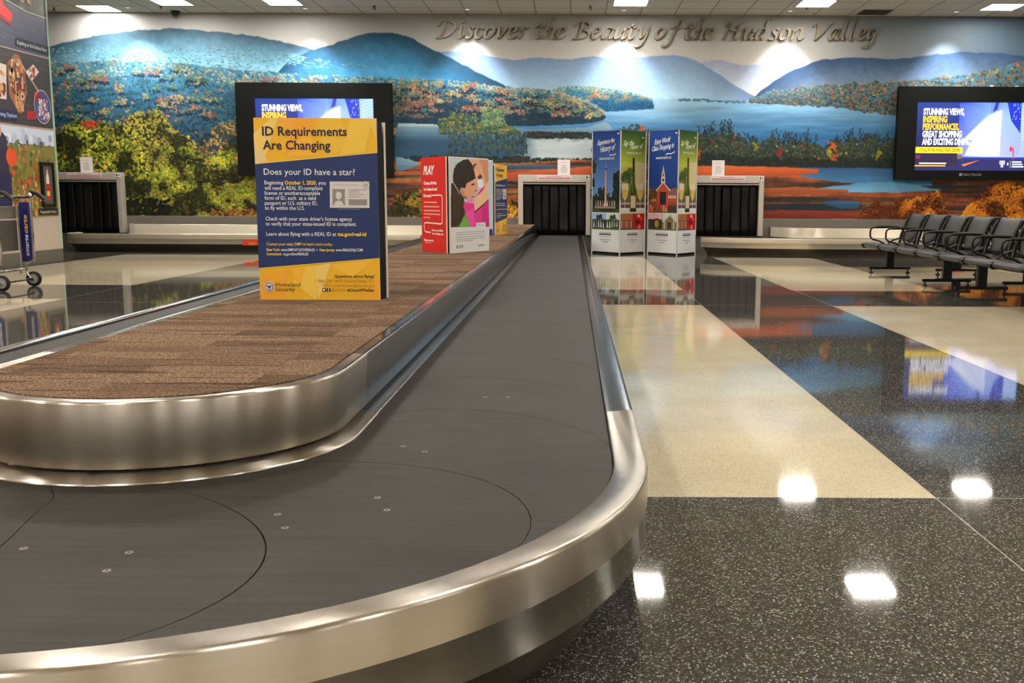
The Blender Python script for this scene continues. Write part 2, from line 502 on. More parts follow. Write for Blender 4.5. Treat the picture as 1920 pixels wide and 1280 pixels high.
o = MB().box(RX0, RY0, CEIL_Z, RX1, WALL_Y + 0.2, CEIL_Z + 0.1).build('ceiling', M['ceiling'])
tag(o, 'off white tiled ceiling in a square grid', 'ceiling', kind='structure')
o = MB().box(RX0, WALL_Y, 0, RX1, WALL_Y + 0.2, CEIL_Z).build('wall_back', M['wallpaint'])
tag(o, 'far wall of the hall behind the landscape mural', 'wall', kind='structure')
o = MB().box(RX1, RY0, 0, RX1 + 0.2, WALL_Y + 0.2, CEIL_Z).build('wall_right', M['wallpaint'])
tag(o, 'plain beige wall on the right', 'wall', kind='structure')
mb = MB().box(RX0, RY0 - 0.2, 0, RX1, RY0, 0.25).box(RX0, RY0 - 0.2, 3.3, RX1, RY0, CEIL_Z)
for i in range(11):  # piers leave unseen openings, added to let world light in as fill
    mb.box(-13 + i*2.6, RY0 - 0.2, 0.25, -12.2 + i*2.6, RY0, 3.3)
o = mb.build('wall_front', M['wallpaint'])
tag(o, 'beige wall behind the viewer, with tall openings added for fill light', 'wall', kind='structure')
o = MB().box(RX0 - 0.2, RY0, 0, RX0, WALL_Y + 0.2, CEIL_Z).build('wall_outer', M['wallpaint'])
tag(o, 'beige wall closing the recess at far left', 'wall', kind='structure')
LW_X, LW_Y = -7.85, 15.36
o = MB().box(-8.5, RY0, 0, LW_X, LW_Y, CEIL_Z).build('wall_left', M['whitewall'])
tag(o, 'white wall on the left carrying photo panels', 'wall', kind='structure')
o = MB().box(LW_X, RY0, 0, LW_X + 0.015, LW_Y, 0.2).box(-8.5, LW_Y, 0, LW_X + 0.015, LW_Y + 0.015, 0.2).build('baseboard_left', M['darkbase'], bevel=0.003)
tag(o, 'dark grey base strip along the left wall', 'baseboard', kind='structure')
o = MB().box(RX0, WALL_Y - 0.03, 0, RX1, WALL_Y, 0.635).build('baseboard_back', M['wallbase'], bevel=0.003)
tag(o, 'grey base band under the mural', 'baseboard', kind='structure')
o = MB().box(LW_X - 0.01, LW_Y - 0.012, 0.2, LW_X + 0.022, LW_Y + 0.004, CEIL_Z).build('trim_1', M['glassedge'])
tag(o, 'pale green vertical edge strip at the end of the left wall', 'trim', kind='structure')

# ------------------------------------------------------------------ mural on the far wall
def build_mural():
    rs = np.random.RandomState(5)
    st = 1.1
    U = np.arange(20, 2010 + st, st); V = np.arange(18, 410 + st, st)
    uu, vv = np.meshgrid(U, V)
    Hh, Ww = uu.shape
    C = lambda *c: np.array(c, dtype=np.float32)
    def noise(su, sv, oct=1, seed=0):
        r = np.random.RandomState(seed); out = np.zeros((Hh, Ww), np.float32); amp = 1; tot = 0
        for o in range(oct):
            gu = int((U[-1]-U[0])/su)+3; gv = int((V[-1]-V[0])/sv)+3
            g = r.rand(gv, gu).astype(np.float32)
            x = (uu-U[0])/su; y = (vv-V[0])/sv
            xi = x.astype(int); yi = y.astype(int); fx = x-xi; fy = y-yi
            fx = fx*fx*(3-2*fx); fy = fy*fy*(3-2*fy)
            out += amp*((g[yi, xi]*(1-fx)+g[yi, xi+1]*fx)*(1-fy) + (g[yi+1, xi]*(1-fx)+g[yi+1, xi+1]*fx)*fy)
            tot += amp; amp *= 0.55; su /= 2; sv /= 2
            if su < 1.2 or sv < 1.2: break
        return out/tot
    def curve(pts, rough=0, seed=1, cell=14):
        p = np.array(pts, float)
        y = np.interp(U, p[:, 0], p[:, 1])
        k = 9
        y = np.convolve(np.pad(y, k, mode='edge'), np.ones(2*k+1)/(2*k+1), 'same')[k:-k]
        if rough:
            r = np.random.RandomState(seed); a = rough; c = cell
            for o in range(4):
                g = r.rand(int((U[-1]-U[0])/c)+3)
                y = y + a*(np.interp((U-U[0])/c, np.arange(len(g)), g)-0.5)*2
                a *= 0.6; c /= 2
        return y
    def lerp(a, b, t): return a + (b-a)*t[..., None]
    img = np.zeros((Hh, Ww, 3), np.float32)
    n_big = noise(90, 50, 4, 3); n_f = noise(9, 7, 3, 4); n_h = noise(60, 6, 3, 6)
    def put(mask, col, soft=None):
        if soft is None: img[mask] = col[mask] if col.ndim == 3 else col
        else: img[:] = img*(1-soft[..., None]) + col*soft[..., None]
    def hill(pts, top, bot, depth, rough=1.2, seed=1, tex=0.08, bottom=None):
        y = curve(pts, rough, seed)
        m = vv > y[None, :]
        if bottom is not None: m &= vv < bottom
        t = np.clip((vv-y[None, :])/depth, 0, 1)
        col = lerp(np.broadcast_to(C(*top), img.shape), np.broadcast_to(C(*bot), img.shape), t)
        col = col*(1 + tex*2*(n_f-0.5) + tex*2*(n_big-0.5))[..., None]
        soft = np.clip((vv-y[None, :])/2.2, 0, 1)*m
        put(None, col, soft)
    # foliage stamps
    stamps = []
    for k in range(20):
        r = np.random.RandomState(100+k); n = 28
        yy, xx = np.mgrid[-1:1:n*1j, -1:1:n*1j]
        ang = np.arctan2(yy, xx); rad = np.hypot(xx, yy)
        edge = 0.78 + sum(r.uniform(-.09, .09)*np.cos(q*ang+r.uniform(0, 6)) for q in range(2, 8))
        a = np.clip((edge-rad)*6, 0, 1)
        g = r.rand(9, 9); gi = np.linspace(0, 7.99, n); i0 = gi.astype(int); fr = gi-i0
        gg = (g[i0][:, i0]*(1-fr)[:, None]+g[i0+1][:, i0]*fr[:, None])
        sh = 0.82 + 0.42*(0.5*xx-0.75*yy)*0.7 + 0.5*(gg-0.5)
        stamps.append((a.astype(np.float32), sh.astype(np.float32)))
    def blob(u, v, ru, rv, col, k):
        a, sh = stamps[k % 20]
        x0 = int((u-ru-U[0])/st); x1 = int((u+ru-U[0])/st)+1; y0 = int((v-rv-V[0])/st); y1 = int((v+rv-V[0])/st)+1
        if x1 <= x0+1: x1 = x0+2
        if y1 <= y0+1: y1 = y0+2
        X0, X1, Y0, Y1 = max(0, x0), min(Ww, x1), max(0, y0), min(Hh, y1)
        if X1 <= X0 or Y1 <= Y0: return
        ix = ((np.arange(X0, X1)-x0)*27.0/max(1, x1-x0-1)).astype(int); iy = ((np.arange(Y0, Y1)-y0)*27.0/max(1, y1-y0-1)).astype(int)
        al = a[iy][:, ix][..., None]; s = sh[iy][:, ix][..., None]
        reg = img[Y0:Y1, X0:X1]
        img[Y0:Y1, X0:X1] = reg*(1-al) + np.clip(col*s, 0, 255)*al
    def forest(n, u0, u1, top, bot, r0, r1, colfn, flat=0.8, grow=1.0):
        u = rs.uniform(u0, u1, n); t = rs.rand(n)
        a = np.interp(u, U, top); b = np.interp(u, U, bot)
        ok = b > a + 1
        u, t, a, b = u[ok], t[ok], a[ok], b[ok]
        v = a + (b-a)*t
        for i in np.argsort(v):
            r = rs.uniform(r0, r1)*(1 + (grow-1)*t[i])
            blob(u[i], v[i], r, r*flat, np.array(colfn(u[i], v[i], t[i]), np.float32), rs.randint(20))
    pick = lambda L: L[rs.randint(len(L))]
    mixc = lambda a, b, t: [a[i]+(b[i]-a[i])*t for i in range(3)]

    # sky
    t = np.clip((vv-20)/120, 0, 1)
    img[:] = lerp(np.broadcast_to(C(150, 152, 154), img.shape), np.broadcast_to(C(186, 178, 168), img.shape), t)
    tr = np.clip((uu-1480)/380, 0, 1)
    img[:] = lerp(img, np.broadcast_to(C(82, 100, 116), img.shape), tr)  # bluish, dimmer light at the right end put into the sky colour
    # distant ridges
    hill([(20, 130), (1290, 130), (1310, 112), (1345, 107), (1390, 117), (1430, 115), (1480, 122), (1560, 128), (2010, 140)], (136, 146, 168), (196, 200, 206), 60, 0.8, 11, 0.03)
    hill([(20, 100), (845, 95), (900, 100), (960, 110), (1000, 104), (1060, 108), (1110, 102), (1160, 107), (1230, 100), (1275, 99), (1310, 111), (1350, 136), (1395, 165), (1440, 185), (2010, 190)], (106, 128, 160), (160, 196, 218), 75, 0.8, 12, 0.035)
    hill([(20, 240), (1380, 240), (1420, 168), (1480, 128), (1540, 106), (1600, 102), (1680, 104), (1750, 96), (1810, 90), (1860, 92), (2010, 104)], (44, 68, 100), (120, 140, 164), 58, 1.0, 13, 0.08)
    # left mountains
    hill([(20, 104), (95, 87), (180, 68), (260, 57), (330, 54), (400, 60), (480, 68), (540, 80), (590, 94), (650, 112), (760, 150), (2010, 400)], (46, 72, 88), (122, 178, 206), 58, 1.3, 14, 0.12, 240)
    hill([(20, 300), (480, 170), (540, 112), (585, 93), (612, 86), (645, 74), (690, 61), (725, 59), (762, 66), (800, 86), (850, 111), (900, 136), (945, 156), (1000, 200), (2010, 400)], (22, 58, 80), (70, 150, 198), 74, 1.2, 15, 0.1, 240)
    # hillside speckle (sunlit trees in the haze)
    for i in range(900):
        u = rs.uniform(95, 700); v = rs.uniform(92, 128)
        if u < 470 or v > 104 + (u-560)*0.16: blob(u, v, rs.uniform(2, 6), rs.uniform(1.0, 2.0), np.array(pick([(118, 172, 190), (108, 166, 190), (132, 172, 180), (96, 150, 176)]), np.float32), i)
    # river
    riv = curve([(20, 178), (1130, 178), (1250, 181), (1400, 184), (2010, 186)])
    m = (vv > riv[None, :])
    t = np.clip((vv-182)/70, 0, 1)
    col = lerp(np.broadcast_to(C(132, 172, 198), img.shape), np.broadcast_to(C(46, 102, 148), img.shape), t)
    col = col*(1 + 0.16*(n_h-0.5)*2)[..., None]
    lightl = np.clip(1-np.abs(uu-1210)/160, 0, 1)*np.clip((235-vv)/50, 0, 1)
    col = lerp(col, np.broadcast_to(C(178, 206, 220), img.shape), lightl*0.6)
    put(m, col)
    # far shore, right
    top = curve([(20, 500), (1390, 500), (1400, 184), (1440, 170), (1500, 158), (1560, 152), (1640, 150), (1700, 146), (1780, 136), (1840, 128), (1900, 112), (2010, 96)], 2.5, 21)
    bot = curve([(20, 100), (1390, 186), (1470, 190), (1560, 195), (1620, 202), (1690, 212), (1760, 224), (2010, 240)], 1.0, 22)
    m = (vv > top[None, :]) & (vv < bot[None, :]); put(m, C(72, 112, 128)*(0.8 + 0.4*n_f)[..., None])
    def cr(u, v, t):
        far = np.clip((1640-u)/240, 0, 1)
        c = pick([(70, 104, 112), (86, 116, 104), (120, 124, 100), (176, 120, 84), (60, 88, 104), (150, 96, 80), (186, 160, 100), (58, 84, 74)])
        c = mixc(c, (104, 150, 178), 0.6*far)
        return mixc(c, (0.75*c[0], 0.75*c[1], 0.75*c[2]), t)
    forest(2600, 1400, 2010, top, bot, 2.2, 5, cr)
    for i in range(9):
        u = 1860 + i*8 + rs.uniform(-3, 3); v = 156 + rs.uniform(-4, 6)
        x = int((u-U[0])/st); y = int((v-V[0])/st); img[y:y+rs.randint(5, 12), x:x+rs.randint(3, 9)] = C(226, 216, 180)
    forest(60, 1405, 1700, bot-2, bot+1, 3, 6, lambda u, v, t: pick([(60, 90, 108), (150, 104, 70), (86, 104, 84)]), 0.5)
    # little islands in the river
    for u0, u1, v in ((1275, 1330, 184), (1330, 1400, 187)):
        for i in range(40): blob(rs.uniform(u0, u1), v+rs.uniform(-2, 1), 5, 2, np.array((92, 134, 160), np.float32), i)
    # wooded headlands, left half
    def wood(top, bot, u0, u1, n, r0, r1, shade, haze):
        m = (vv > top[None, :]) & (vv < bot[None, :]) & (uu > u0) & (uu < u1)
        t = np.clip((vv-top[None, :])/np.maximum(1, (bot-top)[None, :]), 0, 1)
        put(m, lerp(np.broadcast_to(C(*haze), img.shape), np.broadcast_to(C(*shade), img.shape), t)*(0.85+0.3*n_f)[..., None])
        lm = noise(70, 16, 3, int(r1*100)+n); lm2 = noise(15, 8, 2, n+7)
        def cf(u, v, t):
            y = min(Hh-1, max(0, int((v-V[0])/st))); x = min(Ww-1, max(0, int((u-U[0])/st)))
            l = lm[y, x] + 0.35*(lm2[y, x]-0.5) + rs.uniform(-0.07, 0.07)
            base = mixc(haze, shade, min(1, t*1.5))
            if t < 0.16 and rs.rand() < 0.75: c = mixc(pick([(206, 196, 150), (190, 190, 150), (150, 178, 160), (206, 176, 140)]), haze, 0.25)
            elif l > 0.63: c = pick([(190, 112, 76), (206, 140, 92), (170, 92, 70), (196, 164, 104), (150, 128, 78)])
            elif l > 0.56: c = pick([(120, 132, 92), (92, 128, 104), (140, 140, 96), (84, 116, 100)])
            else: c = mixc(base, pick([(60, 120, 130), (30, 70, 92), (70, 110, 104)]), 0.16)
            return [q*(0.86+0.3*lm2[y, x]) for q in mixc(c, base, 0.14 + 0.6*max(0, t-0.25))]
        forest(n, u0, u1, top, bot-3, r0, r1, cf)
    top2 = curve([(20, 300), (1000, 300), (1030, 166), (1060, 158), (1110, 160), (1160, 166), (1200, 174), (1226, 184), (1232, 196), (1236, 300), (2010, 300)], 1.2, 31)
    bot2 = curve([(20, 214), (1140, 206), (1228, 201), (1234, 198), (2010, 198)], 0.4, 32)
    wood(top2, bot2, 1005, 1233, 1500, 1.8, 3.4, (24, 82, 122), (92, 150, 168))
    top1 = curve([(20, 120), (120, 118), (220, 116), (300, 118), (400, 126), (480, 134), (600, 142), (740, 146), (800, 148), (860, 150), (900, 158), (960, 162), (1010, 164), (1060, 172), (1105, 188), (1130, 204), (1140, 216), (1145, 400), (2010, 400)], 2.0, 33)
    bot1 = curve([(20, 330), (735, 330), (740, 232), (900, 236), (1050, 232), (1120, 226), (1140, 219), (1150, 100), (2010, 100)], 0.6, 34)
    wood(top1, bot1, 20, 1141, 9000, 2.2, 5.2, (24, 50, 68), (60, 118, 146))
    for q in range(150):
        u = rs.uniform(70, 1120); a_, b_ = np.interp(u, U, top1), np.interp(u, U, bot1)
        if u < 740: b_ = a_ + 150
        t_ = rs.uniform(0.06, 0.72); v = a_ + (min(b_, a_+150)-a_)*t_
        if v > 330 or v > b_-10: continue
        c = np.array(mixc(pick([(206, 120, 76), (190, 96, 70), (214, 176, 110), (150, 150, 96), (110, 140, 110), (196, 150, 100), (90, 128, 110)]), (70, 126, 150), 0.18 + 0.2*rs.rand()), np.float32)
        w_ = rs.uniform(5, 13)
        for j in range(9): blob(u+rs.normal(0, w_), v+rs.uniform(4, 9), rs.uniform(2.5, 5), rs.uniform(2, 4), np.array((22, 54, 76), np.float32), j)
        for j in range(15): blob(u+rs.normal(0, w_*0.8), v+rs.normal(0, 2.6), rs.uniform(2.2, 4.6), rs.uniform(2, 3.8), c*rs.uniform(0.8, 1.15), rs.randint(20))
    # left lake
    lk = curve([(20, 600), (720, 600), (733, 229), (800, 231), (1000, 240), (1100, 236), (1140, 222), (1180, 300), (2010, 600)])
    m = (vv > lk[None, :]) & (vv < 330) & (uu < 1260)
    t = np.clip((vv-232)/70, 0, 1)
    col = lerp(np.broadcast_to(C(120, 152, 168), img.shape), np.broadcast_to(C(44, 76, 100), img.shape), np.clip(t*2.2, 0, 1))
    br = np.clip((uu-965+30*(n_big-0.5))/45, 0, 1)*np.clip((vv-250+16*(n_f-0.5))/12, 0, 1)
    col = lerp(col, np.broadcast_to(C(190, 198, 196), img.shape), br*0.9)
    st2 = np.clip(1-np.abs(vv-233)/4, 0, 1)*(uu < 830)
    col = lerp(col, np.broadcast_to(C(178, 186, 180), img.shape), st2*0.8)
    put(m, col*(0.92+0.16*n_h)[..., None])
    for (n, u0, u1, v0, v1) in ((300, 985, 1118, 246, 256), (260, 940, 1130, 296, 306), (300, 755, 990, 292, 306)):
        for i in range(n):
            blob(rs.uniform(u0, u1), rs.uniform(v0, v1), rs.uniform(3, 7), rs.uniform(2, 4), np.array(pick([(24, 44, 52), (32, 52, 56), (44, 58, 48), (70, 60, 48)]), np.float32), i)
    # bushy island trees and their mirror
    for i in range(500):
        u = rs.uniform(820, 975); k = np.interp(u, [820, 840, 870, 900, 930, 960, 975], [226, 210, 212, 222, 226, 240, 248])
        v = rs.uniform(k, 250)
        blob(u, v, rs.uniform(3, 7), rs.uniform(3, 6), np.array(pick([(92, 116, 66), (66, 96, 70), (120, 124, 70), (44, 80, 84), (58, 92, 86), (150, 130, 70)]), np.float32), i)
    for i in range(120):
        blob(rs.uniform(900, 945), rs.uniform(203, 235), rs.uniform(3, 6), rs.uniform(3, 6), np.array(pick([(110, 140, 96), (84, 124, 100), (130, 150, 100)]), np.float32), i)
    for i in range(260):
        u = rs.uniform(835, 985); blob(u, rs.uniform(250, 286), rs.uniform(2, 4), rs.uniform(5, 10), np.array(pick([(50, 82, 90), (64, 90, 84), (78, 96, 84), (40, 72, 92)]), np.float32), i)
    # marsh
    mt = curve([(20, 700), (630, 700), (660, 303), (800, 302), (880, 306), (985, 304), (1060, 298), (1120, 296), (1300, 305), (1420, 306), (2010, 306)], 1.5, 41)
    m = vv > mt[None, :]
    band = noise(150, 9, 3, 42)
    col = lerp(np.broadcast_to(C(58, 44, 38), img.shape), np.broadcast_to(C(186, 92, 50), img.shape), np.clip((band-0.3)*2.6, 0, 1))
    b2 = noise(120, 8, 2, 43)
    col = lerp(col, np.broadcast_to(C(168, 120, 66), img.shape), np.clip((b2-0.58)*4, 0, 1)*0.7)
    b3 = noise(170, 7, 2, 44)
    col = lerp(col, np.broadcast_to(C(28, 44, 58), img.shape), np.clip((b3-0.62)*7, 0, 1)*0.85)
    col = col*(0.78+0.44*n_f)[..., None]
    put(m, col)
    def wash(pts_top, pts_bot, u0, u1, c0, c1, seed):
        a = curve(pts_top, 0.8, seed); b = curve(pts_bot, 0.8, seed+1)
        t = np.clip((vv-a[None, :])/np.maximum(2, (b-a)[None, :]), 0, 1)
        e = np.clip((vv-a[None, :])/1.5, 0, 1)*np.clip((b[None, :]-vv)/1.5, 0, 1)*(uu > u0)*(uu < u1)
        put(None, lerp(np.broadcast_to(C(*c0), img.shape), np.broadcast_to(C(*c1), img.shape), t)*(0.9+0.2*n_h)[..., None], e)
    wash([(940, 306), (1110, 308)], [(940, 318), (1040, 316), (1110, 310)], 930, 1112, (70, 100, 120), (40, 62, 78), 50)
    wash([(1480, 318), (1500, 310), (1620, 308), (1700, 306), (1760, 330)], [(1480, 320), (1530, 332), (1600, 340), (1760, 345)], 1482, 1760, (46, 84, 128), (74, 128, 172), 52)
    wash([(1525, 350), (1580, 344), (1640, 336), (1700, 336), (1770, 350)], [(1525, 352), (1600, 358), (1700, 358), (1770, 353)], 1526, 1780, (92, 152, 196), (120, 176, 208), 54)
    wash([(1550, 376), (1580, 372), (1620, 374)], [(1550, 378), (1590, 390), (1625, 388)], 1552, 1622, (60, 104, 146), (40, 74, 104), 56)
    wash([(740, 292), (760, 296), (780, 306)], [(740, 322), (760, 318), (780, 308)], 737, 780, (130, 160, 180), (90, 120, 140), 58)
    wash([(1300, 308), (1420, 306), (1540, 312)], [(1300, 330), (1440, 330), (1540, 322)], 1302, 1542, (206, 100, 48), (176, 76, 40), 70)
    wash([(1430, 350), (1500, 346), (1600, 352)], [(1430, 362), (1500, 364), (1600, 358)], 1432, 1600, (186, 104, 56), (150, 72, 44), 72)
    wash([(1430, 392), (1560, 392), (1660, 398)], [(1430, 408), (1560, 410), (1660, 408)], 1432, 1660, (150, 60, 40), (110, 44, 34), 74)
    wash([(940, 322), (1040, 316), (1112, 312)], [(940, 340), (1040, 334), (1112, 330)], 942, 1112, (190, 90, 52), (150, 66, 42), 76)
    wash([(1110, 296), (1400, 298), (1700, 300)], [(1110, 302), (1400, 309), (1700, 312)], 1110, 1700, (22, 32, 38), (34, 40, 44), 78)
    # tree line right of centre
    tt = curve([(20, 600), (1080, 600), (1110, 262), (1150, 242), (1190, 232), (1230, 240), (1300, 244), (1330, 248), (1380, 240), (1420, 256), (1470, 262), (1530, 262), (1580, 256), (1640, 250), (1700, 254), (2010, 250)], 11, 61, 30)
    tb = curve([(20, 100), (1080, 100), (1110, 292), (1200, 300), (1400, 304), (1550, 304), (1700, 306), (2010, 308)], 2.5, 62)
    m = (vv > (tt+14)[None, :]) & (vv < tb[None, :]); put(m, C(30, 44, 42)*(0.7+0.6*n_f)[..., None])
    def ct(u, v, t):
        c = pick([(40, 60, 52), (56, 76, 54), (74, 86, 52), (34, 52, 58), (76, 70, 50), (48, 66, 66), (82, 90, 56)])
        q = rs.rand()
        if 0.2 < t < 0.8 and q < 0.025: c = pick([(196, 92, 40), (150, 44, 40), (176, 160, 60), (130, 140, 54)])
        if t > 0.75: c = [x*0.6 for x in c]
        return c
    forest(5200, 1108, 2010, tt+4, tb, 1.8, 4.2, ct, 1.15)
    for q in range(60):
        u = rs.uniform(1300, 1690); v1 = np.interp(u, U, tt)+8; h_ = rs.uniform(8, 26)
        for j in range(int(h_/2)):
            blob(u+rs.normal(0, 1.6+0.10*j), v1-h_*j/(h_/2), 1.6, 2.2, np.array((38, 52, 56), np.float32), j)
    for u, v, r, c in ((1312, 286, 7, (206, 84, 40)), (1467, 283, 7, (160, 40, 44)), (1568, 270, 8, (220, 110, 40)), (1572, 290, 6, (200, 100, 46)), (1205, 238, 5, (190, 90, 60)), (1562, 282, 5, (170, 170, 60)), (1655, 286, 7, (160, 165, 60)), (1422, 272, 5, (130, 140, 50))):
        for i in range(16): blob(u+rs.normal(0, r*0.5), v+rs.normal(0, r*0.7), rs.uniform(2, 4), rs.uniform(2, 4), np.array(c, np.float32)*rs.uniform(0.8, 1.15), i)
    # big broadleaf trees, lower left
    def crown(pts, cols, dark, n, r0, r1, bot=412):
        top = curve(pts, 7, rs.randint(999), 30)
        u0, u1 = pts[0][0], pts[-1][0]
        m = (vv > (top+6)[None, :]) & (uu > u0) & (uu < u1); 
        put(m, C(*dark)*(0.55+0.9*n_f)[..., None])
        lump = noise(34, 28, 2, rs.randint(999))
        us = rs.uniform(u0, u1, n); tq = rs.rand(n)**0.9
        tv = np.interp(us, U, top); vs = tv + (bot-tv)*tq
        for i in np.argsort(vs):
            y = min(Hh-1, max(0, int((vs[i]-V[0])/st))); x = min(Ww-1, max(0, int((us[i]-U[0])/st)))
            l = lump[y, x]
            c = np.array(pick(cols), np.float32)*(0.16 + 1.62*np.clip(l, 0.2, 0.8))
            if l < 0.46 and rs.rand() < 0.7: c = np.array(dark, np.float32)*rs.uniform(0.5, 1.3)
            blob(us[i], vs[i], rs.uniform(r0, r1), rs.uniform(r0, r1), c, rs.randint(20))
    yg = [(138, 144, 40), (168, 164, 52), (112, 126, 36), (90, 108, 34), (184, 172, 76), (186, 146, 50), (104, 118, 42), (124, 136, 44)]
    ol = [(146, 138, 52), (164, 148, 58), (126, 126, 48), (150, 124, 56), (112, 116, 48)]
    crown([(330, 300), (360, 255), (400, 238), (430, 232), (470, 262), (480, 300)], [(150, 118, 66), (170, 128, 66), (110, 96, 60), (90, 90, 66)], (40, 58, 62), 500, 2.5, 5, 330)
    crown([(150, 330), (190, 240), (225, 222), (260, 205), (290, 212), (320, 236), (350, 262), (375, 300), (380, 330)], ol, (46, 48, 24), 2600, 2.2, 4.5, 412)
    crown([(60, 260), (100, 240), (125, 228), (150, 236), (185, 232), (215, 240), (250, 262), (270, 330)], yg, (40, 44, 16), 2400, 2.2, 4.5, 412)
    for i in range(60): blob(rs.normal(158, 9), rs.normal(236, 4), 3, 3, np.array(pick([(200, 70, 40), (214, 96, 50), (176, 50, 36)]), np.float32), i)
    crown([(262, 412), (275, 310), (310, 276), (350, 284), (380, 302), (400, 290), (430, 270), (470, 290), (500, 320), (560, 380), (570, 412)], yg, (44, 44, 18), 4000, 2.6, 5.6, 412)
    for i in range(500):
        blob(rs.uniform(20, 300), rs.uniform(378, 410), rs.uniform(3, 7), rs.uniform(3, 7), np.array(pick([(20, 22, 14), (34, 38, 18), (26, 30, 16)]), np.float32), i)
    for i in range(160): blob(rs.uniform(380, 520), rs.uniform(396, 411), 2.5, 2.5, np.array(pick([(190, 90, 40), (150, 80, 40), (200, 140, 60)]), np.float32), i)
    yo = [(196, 150, 34), (170, 140, 34), (120, 120, 30), (206, 130, 36), (90, 96, 28)]
    crown([(720, 412), (735, 372), (770, 356), (795, 348), (830, 366), (860, 400), (870, 412)], yo, (50, 44, 18), 900, 2.2, 4.2, 412)
    crown([(935, 412), (945, 366), (962, 374), (985, 412)], [(220, 120, 34), (200, 150, 40), (120, 100, 30)], (50, 40, 16), 260, 2.2, 4.2, 412)
    og = [(240, 132, 28), (250, 150, 40), (214, 104, 24), (226, 118, 26), (255, 172, 64)]
    crown([(1622, 412), (1632, 398), (1650, 374), (1666, 368), (1680, 392), (1690, 376), (1704, 370), (1716, 380), (1730, 362), (1750, 372), (1764, 352), (1784, 368), (1792, 402), (1800, 412)], og, (110, 46, 8), 1700, 2.0, 3.8, 412)
    crown([(1812, 412), (1830, 384), (1846, 376), (1866, 350), (1890, 342), (1930, 336), (1990, 340), (2010, 380)], og, (110, 46, 8), 2200, 2.0, 3.8, 412)
    img = np.clip(img*(0.97+0.06*rs.rand(Hh, Ww, 1)), 0, 255)/255.0
    # mesh: one vertex per colour cell
    S = 0.00989
    x = (uu-1072)*S; z = 0.637 + (409-vv)*0.00972
    z = np.clip(z, 0.636, CEIL_Z-0.002)
    y = np.full_like(x, WALL_Y-0.012)
    co = np.stack([x, y, z], -1).reshape(-1, 3).astype(np.float32)
    i = np.arange((Hh-1)*(Ww-1)); r = i//(Ww-1); c = i % (Ww-1); a = r*Ww+c
    quads = np.stack([a, a+Ww, a+Ww+1, a+1], -1).astype(np.int32)
    nv = Hh*Ww; nq = len(quads)
    me = bpy.data.meshes.new('landscape_mural')
    me.vertices.add(nv); me.vertices.foreach_set('co', co.ravel())
    me.loops.add(nq*4); me.loops.foreach_set('vertex_index', quads.ravel())
    me.polygons.add(nq); me.polygons.foreach_set('loop_start', np.arange(0, nq*4, 4, dtype=np.int32))
    try: me.polygons.foreach_set('loop_total', np.full(nq, 4, dtype=np.int32))
    except Exception: pass
    me.update(calc_edges=True)
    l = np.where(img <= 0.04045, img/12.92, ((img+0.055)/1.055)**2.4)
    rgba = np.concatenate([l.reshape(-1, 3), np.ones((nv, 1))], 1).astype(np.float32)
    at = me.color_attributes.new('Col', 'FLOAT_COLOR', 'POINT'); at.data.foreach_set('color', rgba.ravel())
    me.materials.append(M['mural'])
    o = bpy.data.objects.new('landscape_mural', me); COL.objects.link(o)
    tag(o, 'wall wide printed mural of an autumn river valley with blue hills', 'mural')
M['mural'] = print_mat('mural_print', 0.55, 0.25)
build_mural()

